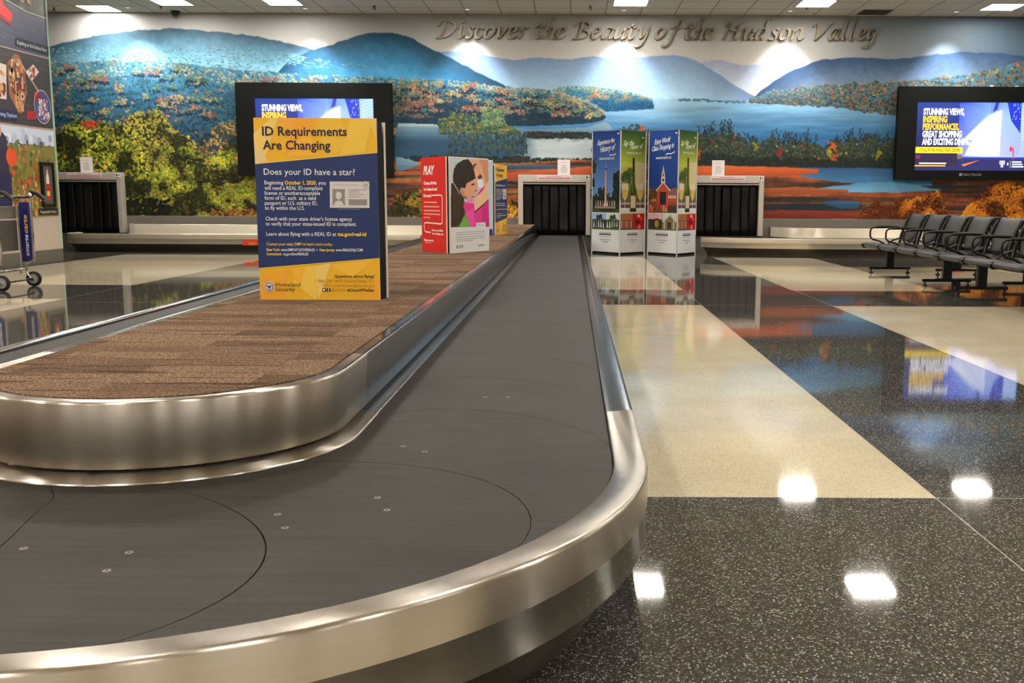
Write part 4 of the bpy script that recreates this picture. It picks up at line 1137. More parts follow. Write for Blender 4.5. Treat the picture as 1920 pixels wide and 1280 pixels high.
# ------------------------------------------------------------------ printed displays on the island
NAVY, GOLD = (30, 50, 100), (236, 182, 40)
def id_face():
    W, H = 0.575, 0.857
    def P(x, y): return ((x-480-(y-221)*0.0235)*W/(227-(y-221)*0.0088), (562-y)*H/341)
    a = Art(W, H, GOLD, 0.012)
    q = lambda pts, c: a.poly([P(*p) for p in pts], c)
    # faceted gold ground
    q([(525,221),(580,221),(556,262)], (244,170,56)); q([(600,221),(640,221),(660,262),(612,300)], (238,190,60)); q([(480,250),(513,221),(525,221),(498,300),(482,306)], (242,206,110))
    q([(482,268),(505,300),(482,306)], (232,206,150)); q([(560,221),(600,221),(572,286),(536,290)], (240,166,44)); q([(660,221),(700,221),(686,284),(640,288)], (240,196,70))
    q([(692,221),(707,221),(707,262)], (236,196,100)); q([(540,292),(580,240),(600,290)], (246,184,60))
    q([(560,500),(606,495),(592,562),(550,530)], (242,200,80)); q([(590,497),(620,492),(606,540),(596,562)], (238,206,110)); q([(487,520),(545,502),(530,560),(488,562)], (242,172,48))
    q([(620,495),(700,484),(660,520)], (244,192,60)); q([(660,562),(712,520),(712,562)], (240,176,44)); q([(545,502),(575,499),(560,540)], (244,186,56))
    a.poly([P(482,306), P(709,284), P(711.5,482), P(486,502)], NAVY)
    a.line([P(482,306), P(709,284)], 0.0022, (250, 214, 110)); a.line([P(486,502), P(711.5,482)], 0.0022, (250, 214, 110))
    def T(t, x0, x1, yb, hp, col, bold=0.0):
        u0, v = P(x0, yb); u1, _ = P(x1, yb)
        a.text(t, u0, v, hp*H/341, col, width=u1-u0, bold=bold)
    K = (34, 28, 58); Wt = (236, 236, 240); Yl = (250, 208, 70)
    T('ID Requirements', 496, 653, 253.5, 16, K, 0.022); T('Are Changing', 497, 622, 279, 16, K, 0.022)
    T('Does your ID have a star?', 498, 667, 326, 11.5, Wt, 0.004)
    T('Beginning', 499, 534, 344, 7, Wt, 0.006); T('October 1, 2020', 536.5, 594, 344, 7, Yl, 0.02); T(', you', 594.5, 612.5, 344, 7, Wt, 0.006)
    for t, x1, y in (('will need a REAL ID-compliant', 607, 354), ('license or anotheracceptable', 602, 363.3), ('form of ID, such  as a valid', 594, 372.6), ('passport or U.S. military ID,', 597, 382), ('to fly within the U.S.', 573, 391.3)):
        T(t, 499, x1, y, 7, Wt, 0.006)
    T("Check with your state driver's license agency", 500, 661, 411.5, 7, Wt, 0.006); T('to verify that your state-issued ID is compliant.', 500, 669, 421, 7, Wt, 0.006)
    T('Learn about flying with a REAL ID at', 501, 631, 440, 6.8, Wt, 0.006); T('tsa.gov/real-id', 633.5, 687, 440, 6.8, Yl, 0.022)
    T('Contact your state DMV to learn more today.', 501, 624, 458.5, 5.6, Yl, 0.004)
    T('New York:', 501, 526, 469, 5, Yl, 0.02); T('www.DMV.NY.GOV/REALID', 528, 591, 469, 5, Wt, 0.014); T('\u2022', 594, 596.5, 469, 5, Wt); T('New Jersey:', 600, 628, 469, 5, Yl, 0.02); T('www.REALIDNJ.COM', 630, 680, 469, 5, Wt, 0.014)
    T('Connecticut:', 501, 529, 477, 5, Yl, 0.02); T('ct.gov/dmv/REALID', 532, 579, 477, 5, Wt, 0.014)
    # specimen card
    lt = (214, 208, 206); gy = (140, 134, 132)
    def R(x0, y0, x1, y1, c): a.poly([P(x0,y1), P(x1,y1), P(x1,y0), P(x0,y0)], c)
    R(620, 338, 693.5, 387, lt); R(625, 352, 648, 383, gy)
    u, v = P(636.5, 364); s = W/225
    a.ell(u, v, 5.6*s, 7.2*s, lt); a.poly([P(627,383), P(630,376), P(636.5,373), P(643,376), P(646.5,383)], lt)
    for x1, y in ((672, 346.5),): R(626, y-3, x1, y-1, (190,184,182))
    for x1, y in ((687, 354), (675, 358), (683, 362.5), (676, 367)): R(655, y-1.2, x1, y, gy)
    R(655, 371, 689, 382, gy)
    u, v = P(687, 344.5); a.ell(u, v, 7.2*s, 7.2*s, lt); a.line([(u+6.6*s*math.cos(t), v+6.6*s*math.sin(t)) for t in np.linspace(0, 6.28, 24)], 0.5*s, gy)
    star = []
    for k in range(10):
        r = (3.4 if k % 2 == 0 else 1.5)*s; t = math.pi/2 + k*math.pi/5; star.append((u+r*math.cos(t), v+r*math.sin(t)))
    a.ell(u, v, 3.1*s, 3.1*s, (60, 56, 60)); a.poly(star, lt)
    for k in range(10): R(636+k*4.2, 389, 639+k*4.2, 390, (150, 152, 170))
    # seal
    u, v = P(505.3, 537); r = 9*s
    a.ell(u, v, r, r, (226, 222, 222), 28); a.ell(u, v, r*0.88, r*0.88, (96, 108, 150), 28); a.ell(u, v, r*0.66, r*0.66, (232, 232, 236), 28)
    a.poly([(u-r*.6, v+r*.35), (u-r*.2, v+r*.15), (u, v+r*.42), (u+r*.2, v+r*.15), (u+r*.6, v+r*.35), (u+r*.3, v-r*.2), (u, v-r*.6), (u-r*.3, v-r*.2)], (34, 44, 84))
    a.poly([(u-r*.2, v+r*.1), (u+r*.2, v+r*.1), (u+r*.18, v-r*.2), (u, v-r*.34), (u-r*.18, v-r*.2)], (190, 60, 60))
    T('Homeland', 517.5, 563, 536.5, 7.4, (52, 38, 34), 0.0); T('Security', 517.5, 553, 545.5, 7.4, (52, 38, 34), 0.0)
    T('Questions about flying?', 627, 702, 519, 5.2, (58, 38, 30), 0.02); T('1-866-289-9673 Federal Relay 711', 592, 701, 528.3, 5.6, (168, 116, 40)); T('TSA-ContactCenter@tsa.dhs.gov', 604, 701.5, 537, 5.6, (176, 122, 40))
    R(604.5, 539.5, 611.5, 546, (40, 34, 40)); R(612.5, 539.5, 619.5, 546, (40, 34, 40)); T('f', 614.5, 617.5, 545.5, 5, (240, 220, 170), 0.03)
    a.poly([P(605.5,541), P(610.5,541), P(609,544.5), P(606,545)], (240, 220, 170))
    T('@AskTSA', 621, 649, 545.5, 5.2, (170, 116, 44)); T('#Check4TheStar', 651, 702, 545.5, 5.2, (58, 38, 30), 0.022)
    return a

def sheet_between(a, root, p, q, zb, name='display_panel', label=None):
    """stand a printed sheet on the island from plan point p (its left) to q"""
    o = a.build(name, M['print'], None, (p[0], p[1], zb), (q[0]-p[0], q[1]-p[1], 0), (0, 0, 1))
    return under(root, o, label)

def tri_core(root, pts, z0, z1, edge=None):
    under(root, MB().prism(pts, z0, z1).build('core', M['blackmatt']), 'black core showing at the corners')

ISL = 0.511
s1 = empty('information_display', (-1.21, 5.0, ISL), 'three sided gold and navy sign headed ID Requirements Are Changing on the carousel island', 'display stand')
sheet_between(id_face(), s1, (-1.497, 4.77), (-0.922, 4.778), ISL)
tri_core(s1, [(-1.485, 4.795), (-0.925, 4.795), (-0.912, 4.86), (-1.19, 5.31), (-1.23, 5.31), (-1.50, 4.84)], ISL, ISL + 0.845)
for p, q in (((-0.904, 4.905), (-1.165, 5.355)), ((-1.245, 5.35), (-1.515, 4.87))):
    a = Art(math.hypot(q[0]-p[0], q[1]-p[1]), 0.847, (214, 206, 190), 0.010)
    a.rect(0, 0, a.w, 0.5, NAVY)
    sheet_between(a, s1, p, q, ISL)

# red and white display
s2 = empty('information_display', (-1.085, 9.3, ISL), 'three sided sign with red side and girl in pink photo, on the carousel island', 'display stand')
W2, H2 = 0.513, 0.85
a = Art(W2, H2, (222, 34, 34), 0.012)
# crop pixels of the red face (512 x 1280 view): left edge 55..75, right edge 340..355
def PR(x, y):
    t = (y-105)/(1235-105); x0 = 55+t*20; x1 = 338+t*15
    return ((x-x0)/(x1-x0)*W2, H2*(1-t))
def TR(t, x0, x1, yb, hp, col=(250, 244, 236), bold=0.03, shear=0.0, art=None):
    u0, v = PR(x0, yb); u1, _ = PR(x1, yb); (art or a).text(t, u0, v, hp*H2/1130, col, width=u1-u0, bold=bold, shear=shear)
TR('PLAY', 86, 216, 302, 92, bold=0.06, shear=0.25)
TR('Cheap flights', 90, 240, 425, 34, bold=0.04); TR('to Iceland and', 90, 245, 498, 34, bold=0.04); TR('Europe!', 90, 180, 575, 34, bold=0.04)
for y, x1 in ((648, 240), (700, 268), (748, 278), (790, 282), (832, 166)):
    u0, v = PR(95, y); u1, v1 = PR(x1, y-18); a.rect(u0, v, u1, v1, (246, 170, 160))
    for k in range(1, 5): a.rect(u0+(u1-u0)*k/5, v, u0+(u1-u0)*k/5+0.006, v1, (222, 34, 34))
rp_ = [(190,555),(285,553),(300,560),(306,580),(306,870),(300,888),(285,892),(125,886),(105,892),(100,910),(104,980),(115,998),(175,1002)]
a.line([PR(*p) for p in rp_], 0.011, (252, 246, 240))
TR('Book your flights', 190, 315, 982, 22, bold=0.04); TR('now at flyplay.com', 190, 320, 1022, 22, bold=0.04)
TR('Stewart', 100, 208, 1110, 26, bold=0.03); u0, v = PR(115, 1132); u1, v1 = PR(180, 1126); a.rect(u0, v, u1, v1, (250, 220, 210))
sheet_between(a, s2, (-1.392, 9.30), (-1.136, 8.908), ISL, label='red panel with white lettering')
# photo panel: crop 768 x 1280 view of the white face, left 20..38, right 500..485
W3 = 0.575
a = Art(W3, H2, (226, 224, 222), 0.012)
def PW(x, y):
    t0 = 95 + (x-20)*0.03; b0 = 1255 - (x-38)*0.085
    t = (y-t0)/(b0-t0); x0 = 20+t*18; x1 = 503-t*14
    return ((x-x0)/(x1-x0)*W3, H2*(1-t))
pw = lambda pts: [PW(*p) for p in pts]
a.poly(pw([(24,100),(500,122),(496,925),(42,940)]), (196, 206, 210))
a.poly(pw([(38,560),(496,560),(496,925),(42,940)]), (92, 140, 72)); a.poly(pw([(150,820),(260,800),(270,935),(150,938)]), (112, 176, 66))
a.poly(pw([(250,118),(500,124),(497,470),(420,520),(360,440),(330,330),(300,200)]), (226, 170, 138))       # adult face
a.poly(pw([(380,120),(500,124),(498,420),(470,400),(440,300),(420,200)]), (206, 142, 112))
a.poly(pw([(300,190),(355,165),(345,185),(318,215),(330,240),(305,225)]), (70, 46, 40)); a.poly(pw([(360,330),(395,295),(425,330),(400,350),(370,352)]), (104, 40, 40))
a.poly(pw([(340,240),(372,300),(352,330),(332,300)]), (240, 190, 160))
a.poly(pw([(355,365),(420,352),(440,420),(410,470),(360,450)]), (226, 236, 238))                                # pale collar
a.poly(pw([(180,660),(230,585),(330,570),(400,470),(440,440),(497,620),(496,925),(260,930),(205,760)]), (226, 62, 146))  # pink top
a.poly(pw([(230,585),(330,570),(350,640),(300,650),(205,640)]), (222, 150, 196)); a.poly(pw([(300,700),(330,930),(262,930),(205,760)]), (240, 84, 166))
a.poly(pw([(420,640),(470,640),(496,780),(496,925),(400,928)]), (206, 44, 130))
a.poly(pw([(310,590),(420,500),(470,420),(497,370),(496,590),(430,650),(318,740)]), (236, 190, 150)); a.poly(pw([(318,740),(430,650),(496,590),(496,610),(420,680),(318,765)]), (120, 40, 80))
a.poly(pw([(205,420),(300,370),(345,380),(365,430),(355,480),(340,530),(250,590),(205,560),(190,500)]), (226, 164, 132))  # child's face
a.poly(pw([(140,480),(165,465),(190,500),(205,570),(180,565),(150,520)]), (214, 142, 112))
a.poly(pw([(280,420),(320,402),(322,420),(286,440)]), (60, 40, 36)); a.poly(pw([(325,490),(352,480),(350,500),(330,508)]), (176, 70, 80))
a.poly(pw([(62,330),(75,240),(110,180),(180,135),(245,120),(290,180),(320,270),(335,350),(280,380),(225,410),(205,470),(160,460),(140,500),(100,440),(66,400)]), (46, 38, 34))  # hair
a.poly(pw([(42,420),(66,400),(100,440),(150,520),(195,600),(185,680),(205,760),(160,880),(110,936),(42,940)]), (64, 48, 38))
for k in range(9): a.line(pw([(90+k*24, 180-k*3 if k < 5 else 150), (100+k*22, 300), (96+k*20, 390)]), 0.004, (84, 72, 62) if k % 2 else (62, 52, 46))
for k in range(5): a.line(pw([(60+k*20, 480), (70+k*18, 640), (64+k*18, 820)]), 0.004, (110, 86, 62) if k % 2 else (88, 68, 52))
a.line(pw([(50,370),(75,420),(110,480),(140,540)]), 0.008, (206, 200, 204))
a.text('Be', PW(195, 625)[0], PW(195, 625)[1], 0.025, (246, 240, 240), bold=0.02)
a.poly(pw([(42,940),(496,925),(489,1215),(36,1255)]), (222, 220, 218))
a.poly(pw([(335,880),(450,872),(450,930),(335,936)]), (228, 226, 224)); a.line(pw([(355,895),(372,915),(392,902),(412,916),(432,895)]), 0.006, (140, 136, 136))
for y, x1 in ((1005,440),(1030,440),(1060,440),(1085,436),(1108,300)): a.line(pw([(100,y),(x1,y-(x1-100)*0.075)]), 0.008, (176, 174, 176))
a.poly(pw([(105,1155),(116,1154),(116,1195),(105,1196)]), (60, 60, 64))
for y in (1158, 1172, 1186): a.line(pw([(128,y),(180,y-4)]), 0.007, (150, 148, 150))
a.line(pw([(355,1155),(430,1147)]), 0.010, (120, 118, 122))
sheet_between(a, s2, (-1.079, 8.882), (-0.776, 9.37), ISL, label='white panel with the photo of a girl being hugged')
a = Art(0.52, H2, (206, 216, 226), 0.012); sheet_between(a, s2, (-0.82, 9.42), (-1.36, 9.36), ISL)
tri_core(s2, [(-1.37, 9.32), (-1.130, 8.904), (-1.084, 8.892), (-0.80, 9.36), (-0.83, 9.395), (-1.35, 9.345)], ISL, ISL + 0.835)

# third display, seen at a slant
s3 = empty('information_display', (-1.15, 13.6, ISL), 'three sided sign farthest away on the island, light blue and gold sides, beside the chute', 'display stand')
af = id_face()
o = af.build('display_panel', M['print'], None, (0, 0, 0), (1, 0, 0), (0, 0, 1))
k = 0.635/0.575
o.scale = (k, 1, 0.93/0.857); o.parent = s3; o.location = (-1.006+1.15, 13.18-13.6, 0); o.rotation_euler = (0, 0, math.atan2(0.60, 0.11))
a = Art(0.62, 0.98, (186, 206, 226), 0.012); a.rect(0.3, 0.0, 0.62, 0.085, (34, 60, 140)); a.rect(0, 0.96, 0.62, 0.98, (220, 228, 236))
sheet_between(a, s3, (-1.56, 13.50), (-1.035, 13.16), ISL, label='pale blue panel with a navy block at its foot')
a = Art(0.68, 0.93, (206, 200, 190), 0.012); sheet_between(a, s3, (-0.90, 13.82), (-1.56, 13.62), ISL)
tri_core(s3, [(-1.54, 13.53), (-1.03, 13.185), (-1.016, 13.2), (-0.91, 13.78), (-0.93, 13.80), (-1.54, 13.6)], ISL, ISL + 0.91)

# ------------------------------------------------------------------ tall banner stands
BH = 2.17
def banner_bottom(a, w, pics):
    """small photos and white foot with lines of small print"""
    a.rect(0, 0, w, 0.40, (224, 222, 220))
    n = 2
    for i, fn in enumerate(pics): fn(a, i*w*0.5 + 0.004, 0.405, w*0.5*(i+1) - 0.004, 0.70)
    a.rect(0, 0.40, w, 0.408, (190, 196, 180)); a.rect(0, 0.70, w, 0.716, (206, 216, 190))
    c = w/2
    for v, k, col, t in ((0.345, 0.40, (150, 148, 150), 0.012), (0.308, 0.44, (48, 48, 66), 0.026), (0.275, 0.42, (168, 166, 168), 0.012), (0.215, 0.38, (150, 148, 150), 0.014), (0.175, 0.20, (140, 138, 140), 0.014)):
        nseg = 5
        for q in range(nseg):
            u0 = c - w*k/2 + w*k*q/nseg; a.rect(u0, v, u0 + w*k/nseg*0.88, v+t, col)
def pic_people(sky, dark, figs):
    def f(a, u0, v0, u1, v1):
        w, h = u1-u0, v1-v0
        a.rect(u0, v0, u1, v1, dark); a.rect(u0, v0+h*0.62, u1, v1, sky); 
        a.blobs(14, u0+0.04, v0+h*.5, u1-0.04, v1-0.05, 0.02, 0.045, [dark, tuple(int(x*1.4) for x in dark)], random.Random(3))
        a.rect(u0, v0, u1, v0+h*0.14, (66, 92, 48))
        r = random.Random(int(u0*1000)+5)
        for i in range(5):
            x = u0 + w*(0.14+0.18*i); b = v0+h*r.uniform(.1, .2); hh = h*r.uniform(.34, .52); c = r.choice(figs)
            a.poly([(x-0.018, b), (x+0.018, b), (x+0.010, b+hh*.7), (x-0.010, b+hh*.7)], c); a.ell(x, b+hh*.85, 0.008, 0.011, (206, 160, 130))
    return f
def pic_church(a, u0, v0, u1, v1):
    w, h = u1-u0, v1-v0
    a.rect(u0, v0, u1, v1, (64, 52, 44)); a.rect(u0, v0+h*.66, u1, v1, (226, 168, 176))
    a.ell(u0+w*.62, v0+h*.36, w*.3, h*.36, (44, 38, 34)); a.ell(u0+w*.62, v0+h*.38, w*.16, h*.24, (150, 130, 60)); a.rect(u0, v0, u1, v0+h*.1, (70, 90, 50))
def pic_gable(a, u0, v0, u1, v1):
    w, h = u1-u0, v1-v0
    a.rect(u0, v0, u1, v1, (120, 108, 74)); a.poly([(u0, v0+h*.5), (u0+w*.55, v1-h*.02), (u1, v0+h*.5), (u1, v1), (u0, v1)], (196, 206, 196))
    a.line([(u0+w*.05, v0+h*.5), (u0+w*.55, v0+h*.92), (u1-w*.03, v0+h*.5)], 0.016, (216, 196, 140)); a.rect(u0+w*.38, v0, u0+w*.62, v0+h*.5, (56, 48, 40))
    a.rect(u0+w*.12, v0, u0+w*.18, v0+h*.55, (220, 206, 170)); a.rect(u0+w*.78, v0, u0+w*.84, v0+h*.55, (220, 206, 170)); a.rect(u0, v0, u1, v0+h*.08, (86, 98, 60))
def pic_bottles(a, u0, v0, u1, v1):
    w, h = u1-u0, v1-v0
    a.rect(u0, v0, u1, v1, (112, 66, 52)); a.rect(u0, v0+h*.6, u1, v1, (168, 100, 60))
    for i in range(5):
        x = u0+w*(.12+.19*i); a.rect(x-w*.05, v0+h*.12, x+w*.05, v0+h*.55, (176, 92, 66) if i % 2 else (206, 150, 110)); a.rect(x-w*.02, v0+h*.55, x+w*.02, v0+h*.78, (150, 90, 70))
    a.rect(u0, v0, u1, v0+h*.12, (90, 76, 66))
def pic_red(a, u0, v0, u1, v1):
    w, h = u1-u0, v1-v0
    a.rect(u0, v0, u1, v1, (176, 30, 34)); a.ell(u0+w*.4, v0+h*.45, w*.18, h*.2, (110, 20, 26)); a.ell(u0+w*.7, v0+h*.7, w*.12, h*.12, (226, 70, 60)); a.ell(u0+w*.5, v0+h*.85, w*.12, h*.1, (230, 190, 150)); a.ell(u0+w*.55, v0+h*.18, w*.14, h*.14, (226, 110, 100))
def sky_grad(a, w, v0, v1, ct, cb, n=10):
    for i in range(n):
        t0, t1 = i/n, (i+1)/n
        m_ = lambda t: tuple(cb[k]+(ct[k]-cb[k])*t for k in range(3))
        a.poly([(0, v0+(v1-v0)*t0), (w, v0+(v1-v0)*t0), (w, v0+(v1-v0)*t1), (0, v0+(v1-v0)*t1)], [m_(t0), m_(t0), m_(t1), m_(t1)]); a.k -= 1
    a.k += 1
def script_text(a, w, lines, col=(240, 242, 246)):
    for t, u, v, h, wd in lines: a.text(t, u*w, v, h, col, width=wd*w, shear=0.45, rise=0.10, bold=0.012)
def face_history(w):
    a = Art(w, BH, (30, 70, 150), 0.004)
    sky_grad(a, w, 0.71, BH, (26, 58, 128), (120, 156, 206))
    a.rect(0, 0.71, w, 1.0, (34, 36, 30)); r = random.Random(4)
    a.blobs(40, 0, 0.9, w, 1.06, 0.03, 0.07, [(28, 36, 26), (38, 46, 30), (22, 28, 24)], r)
    a.blobs(60, w*.8, 0.95, w, 1.42, 0.03, 0.07, [(24, 34, 24), (34, 44, 28), (20, 26, 22)], r); a.blobs(36, 0.0, 1.45, w*.11, 1.72, 0.02, 0.05, [(30, 44, 26), (44, 58, 32)], r)
    a.blobs(24, w*.25, 0.95, w*.48, 1.14, 0.03, 0.06, [(28, 36, 26), (36, 46, 30)], r); a.blobs(20, 0, 1.2, w*.06, 1.32, 0.02, 0.04, [(30, 40, 26)], r)
    a.poly([(w*.455, 0.84), (w*.535, 0.84), (w*.515, 1.48), (w*.478, 1.48)], (196, 150, 130)); a.rect(w*.466, 1.48, w*.526, 1.51, (60, 50, 50)); a.poly([(w*.48, 1.51), (w*.51, 1.51), (w*.495, 1.62)], (150, 140, 140))
    a.poly([(w*.40, 0.82), (w*.60, 0.82), (w*.55, 0.88), (w*.45, 0.88)], (206, 166, 146))
    for i in range(9): x = w*(.14+.085*i); a.poly([(x-.012, .84), (x+.012, .84), (x+.006, .93), (x-.006, .93)], (222, 210, 196) if i % 3 else (170, 140, 120))
    a.rect(w*.1, 0.79, w*.86, 0.83, (150, 128, 110)); a.rect(0, 0.71, w, 0.78, (62, 74, 44)); a.ell(w*.55, 0.755, w*.3, .022, (36, 40, 30))
    script_text(a, w, (('Experience the', .18, 1.925, .085, .62), ('History of', .28, 1.80, .10, .56)))
    a.line([(w*.62, 1.735), (w*.68, 1.75), (w*.76, 1.738), (w*.86, 1.765)], 0.014, (240, 242, 246)); a.text('ORANGE COUNTY, NY', w*.26, 1.665, .036, (236, 238, 242), width=w*.54, bold=.02)
    a.rect(w*.90, 2.105, w*.97, 2.13, (200, 210, 226))
    banner_bottom(a, w, (pic_people((150, 176, 220), (40, 54, 44), [(196, 204, 220), (120, 90, 110), (216, 210, 206)]), pic_people((206, 214, 206), (40, 58, 40), [(226, 220, 210), (180, 176, 160)])))
    return a
def face_shopping(w):
    a = Art(w, BH, (30, 70, 150), 0.004)
    sky_grad(a, w, 0.71, BH, (28, 66, 140), (24, 54, 122))
    r = random.Random(6)
    n0 = len(a.v)
    a.rect(w*.0, 0.71, w, 1.28, (128, 66, 44)); a.blobs(40, 0.02, 1.05, w*.28, 1.33, 0.02, 0.05, [(88, 62, 36), (120, 84, 40), (70, 56, 34)], r)
    a.poly([(w*.62, 1.10), (w, 1.16), (w, 1.34), (w*.7, 1.30)], (126, 86, 76)); a.rect(w*.66, .98, w, 1.12, (170, 74, 48))
    for i in range(4): a.rect(w*(.70+.07*i), 1.08, w*(.74+.07*i), 1.15, (220, 206, 190))
    a.poly([(w*.32, .82), (w*.70, .82), (w*.70, 1.28), (w*.51, 1.46), (w*.32, 1.28)], (178, 70, 42)); a.poly([(w*.40, .92), (w*.62, .92), (w*.62, 1.24), (w*.40, 1.24)], (34, 34, 48))
    a.line([(w*.27, 1.26), (w*.51, 1.48), (w*.76, 1.26)], 0.028, (222, 196, 170))
    a.rect(w*.44, 1.46, w*.58, 1.60, (206, 200, 190)); a.rect(w*.47, 1.49, w*.55, 1.57, (84, 76, 66)); a.rect(w*.455, 1.60, w*.565, 1.72, (196, 188, 172)); a.rect(w*.485, 1.62, w*.535, 1.70, (96, 88, 70)); a.poly([(w*.47, 1.72), (w*.55, 1.72), (w*.512, 1.90)], (176, 170, 150))
    for i in range(12): x = w*(.04+.08*i); a.rect(x, .74+r.uniform(0, .06), x+w*.05, .84+r.uniform(0, .1), r.choice([(206, 84, 50), (150, 60, 40), (90, 60, 56), (216, 140, 110), (60, 50, 54)]))
    a.rect(w*.70, .72, w, .90, (62, 46, 50)); a.ell(w*.1, .80, .05, .06, (216, 86, 40)); a.rect(w*.1, 1.0, w*.28, 1.06, (190, 110, 60)); a.rect(0, .71, w, .735, (74, 84, 52))
    a.v[n0:] = [(u, 0.71 + (v-0.71)*0.72, z) for u, v, z in a.v[n0:]]
    script_text(a, w, (('Enjoy World', .18, 1.935, .085, .56), ('Class Shopping in', .10, 1.815, .085, .76)))
    a.line([(w*.58, 1.745), (w*.66, 1.765), (w*.78, 1.76), (w*.90, 1.795)], 0.014, (240, 242, 246)); a.text('ORANGE COUNTY, NY', w*.24, 1.675, .036, (236, 238, 242), width=w*.54, bold=.02)
    a.rect(w*.90, 2.105, w*.97, 2.13, (200, 210, 226))
    banner_bottom(a, w, (pic_church, pic_gable))
    return a
def face_wine(w):
    a = Art(w, BH, (96, 130, 46), 0.004)
    sky_grad(a, w, 1.55, BH, (40, 74, 30), (190, 196, 70)); sky_grad(a, w, 0.71, 1.55, (186, 186, 84), (70, 62, 52))
    r = random.Random(8)
    a.blobs(30, 0.02, 1.0, w*.46, 1.45, .04, .09, [(86, 104, 44), (110, 124, 52), (66, 84, 40)], r); a.blobs(10, w*.72, 1.1, w-.04, 1.6, .04, .08, [(196, 170, 136), (210, 190, 140), (150, 160, 80)], r)
    a.rect(w*.60, 1.15, w, 1.62, (206, 186, 140)); a.rect(w*.02, .86, w*.98, .90, (176, 156, 146)); a.rect(0, .79, w, .86, (96, 66, 74)); a.rect(0, .71, w, .80, (214, 216, 206))
    a.poly([(w*.47, 1.5), (w*.55, 1.5), (w*.56, 1.25), (w*.63, 1.1), (w*.64, .73), (w*.38, .73), (w*.39, 1.1), (w*.46, 1.25)], (58, 74, 26)); a.rect(w*.47, 1.46, w*.55, 1.70, (24, 22, 22)); a.rect(w*.41, .80, w*.61, 1.02, (206, 190, 160)); a.rect(w*.38, .73, w*.64, .77, (26, 36, 18)); a.line([(w*.50, 1.24), (w*.46, 1.08)], .014, (130, 150, 70))
    for cx in (.17, .80):
        x = cx*w; q = w*.13
        a.poly([(x-q, 1.24), (x+q, 1.24), (x+q*1.1, 1.12), (x+q*.7, 1.0), (x+.008, .94), (x-.008, .94), (x-q*.7, 1.0), (x-q*1.1, 1.12)], (218, 202, 172)); a.poly([(x-q*1.02, 1.13), (x+q*1.02, 1.13), (x+q*.65, 1.01), (x, .96), (x-q*.65, 1.01)], (214, 176, 72)); a.rect(x-.005, .79, x+.005, .96, (222, 216, 206)); a.ell(x, .785, q*.8, .012, (230, 226, 216))
    script_text(a, w, (('Sip the', .08, 1.90, .085, .44), ('Flavor of', .36, 1.845, .085, .54)), (240, 244, 214))
    a.text('ORANGE COUNTY, NY', w*.22, 1.765, .032, (230, 236, 200), width=w*.60, bold=.02); a.rect(w*.84, 2.05, w*.94, 2.075, (200, 214, 170))
    banner_bottom(a, w, (pic_bottles, pic_red))
    return a
def banner(pts, fa, fb, label):
    L_, Fp, R_, B_ = [Vector(p) for p in pts]
    r = empty('banner_stand', (Fp.x, Fp.y + 0.3, 0), label, 'banner stand', 'printed banner towers on the floor')
    for p, q, fn in ((L_, Fp, fa), (Fp, R_, fb), (R_, B_, fb), (B_, L_, fa)):
        d = (q-p); w = d.length - 0.02; e = d.normalized()
        nrm = Vector((e.y, -e.x))
        s_ = p + e*0.01 + nrm*0.004
        under(r, fn(w).build('banner_panel', M['printsatin'], None, (s_.x, s_.y, 0.035), (e.x, e.y, 0), (0, 0, 1)))
        # loose wavy foot of the cloth
    mb = MB()
    for p in (L_, Fp, R_, B_): mb.box(p.x-.012, p.y-.012, 0, p.x+.012, p.y+.012, 2.20)
    under(r, mb.build('posts', M['chrome']))
    c = (L_+Fp+R_+B_)/4
    pol = [tuple(c + (p-c)*1.02) for p in (L_, Fp, R_, B_)]
    under(r, MB().prism(pol, 2.205, 2.222).build('top_rim', M['chrome']))
    under(r, MB().prism([tuple(c + (p-c)*1.0) for p in (L_, Fp, R_, B_)], 0.0, 0.03).build('foot_plate', M['blackmatt']))
    return r
banner([(0.375, 18.62), (0.865, 18.05), (1.345, 18.50), (0.86, 18.86)], face_history, face_wine, 'banner tower with the monument photo, next to the front carousel')
banner([(1.40, 18.42), (1.875, 17.82), (2.27, 18.40), (1.86, 18.84)], face_shopping, face_wine, 'banner tower with the brick church photo, right one of the pair')

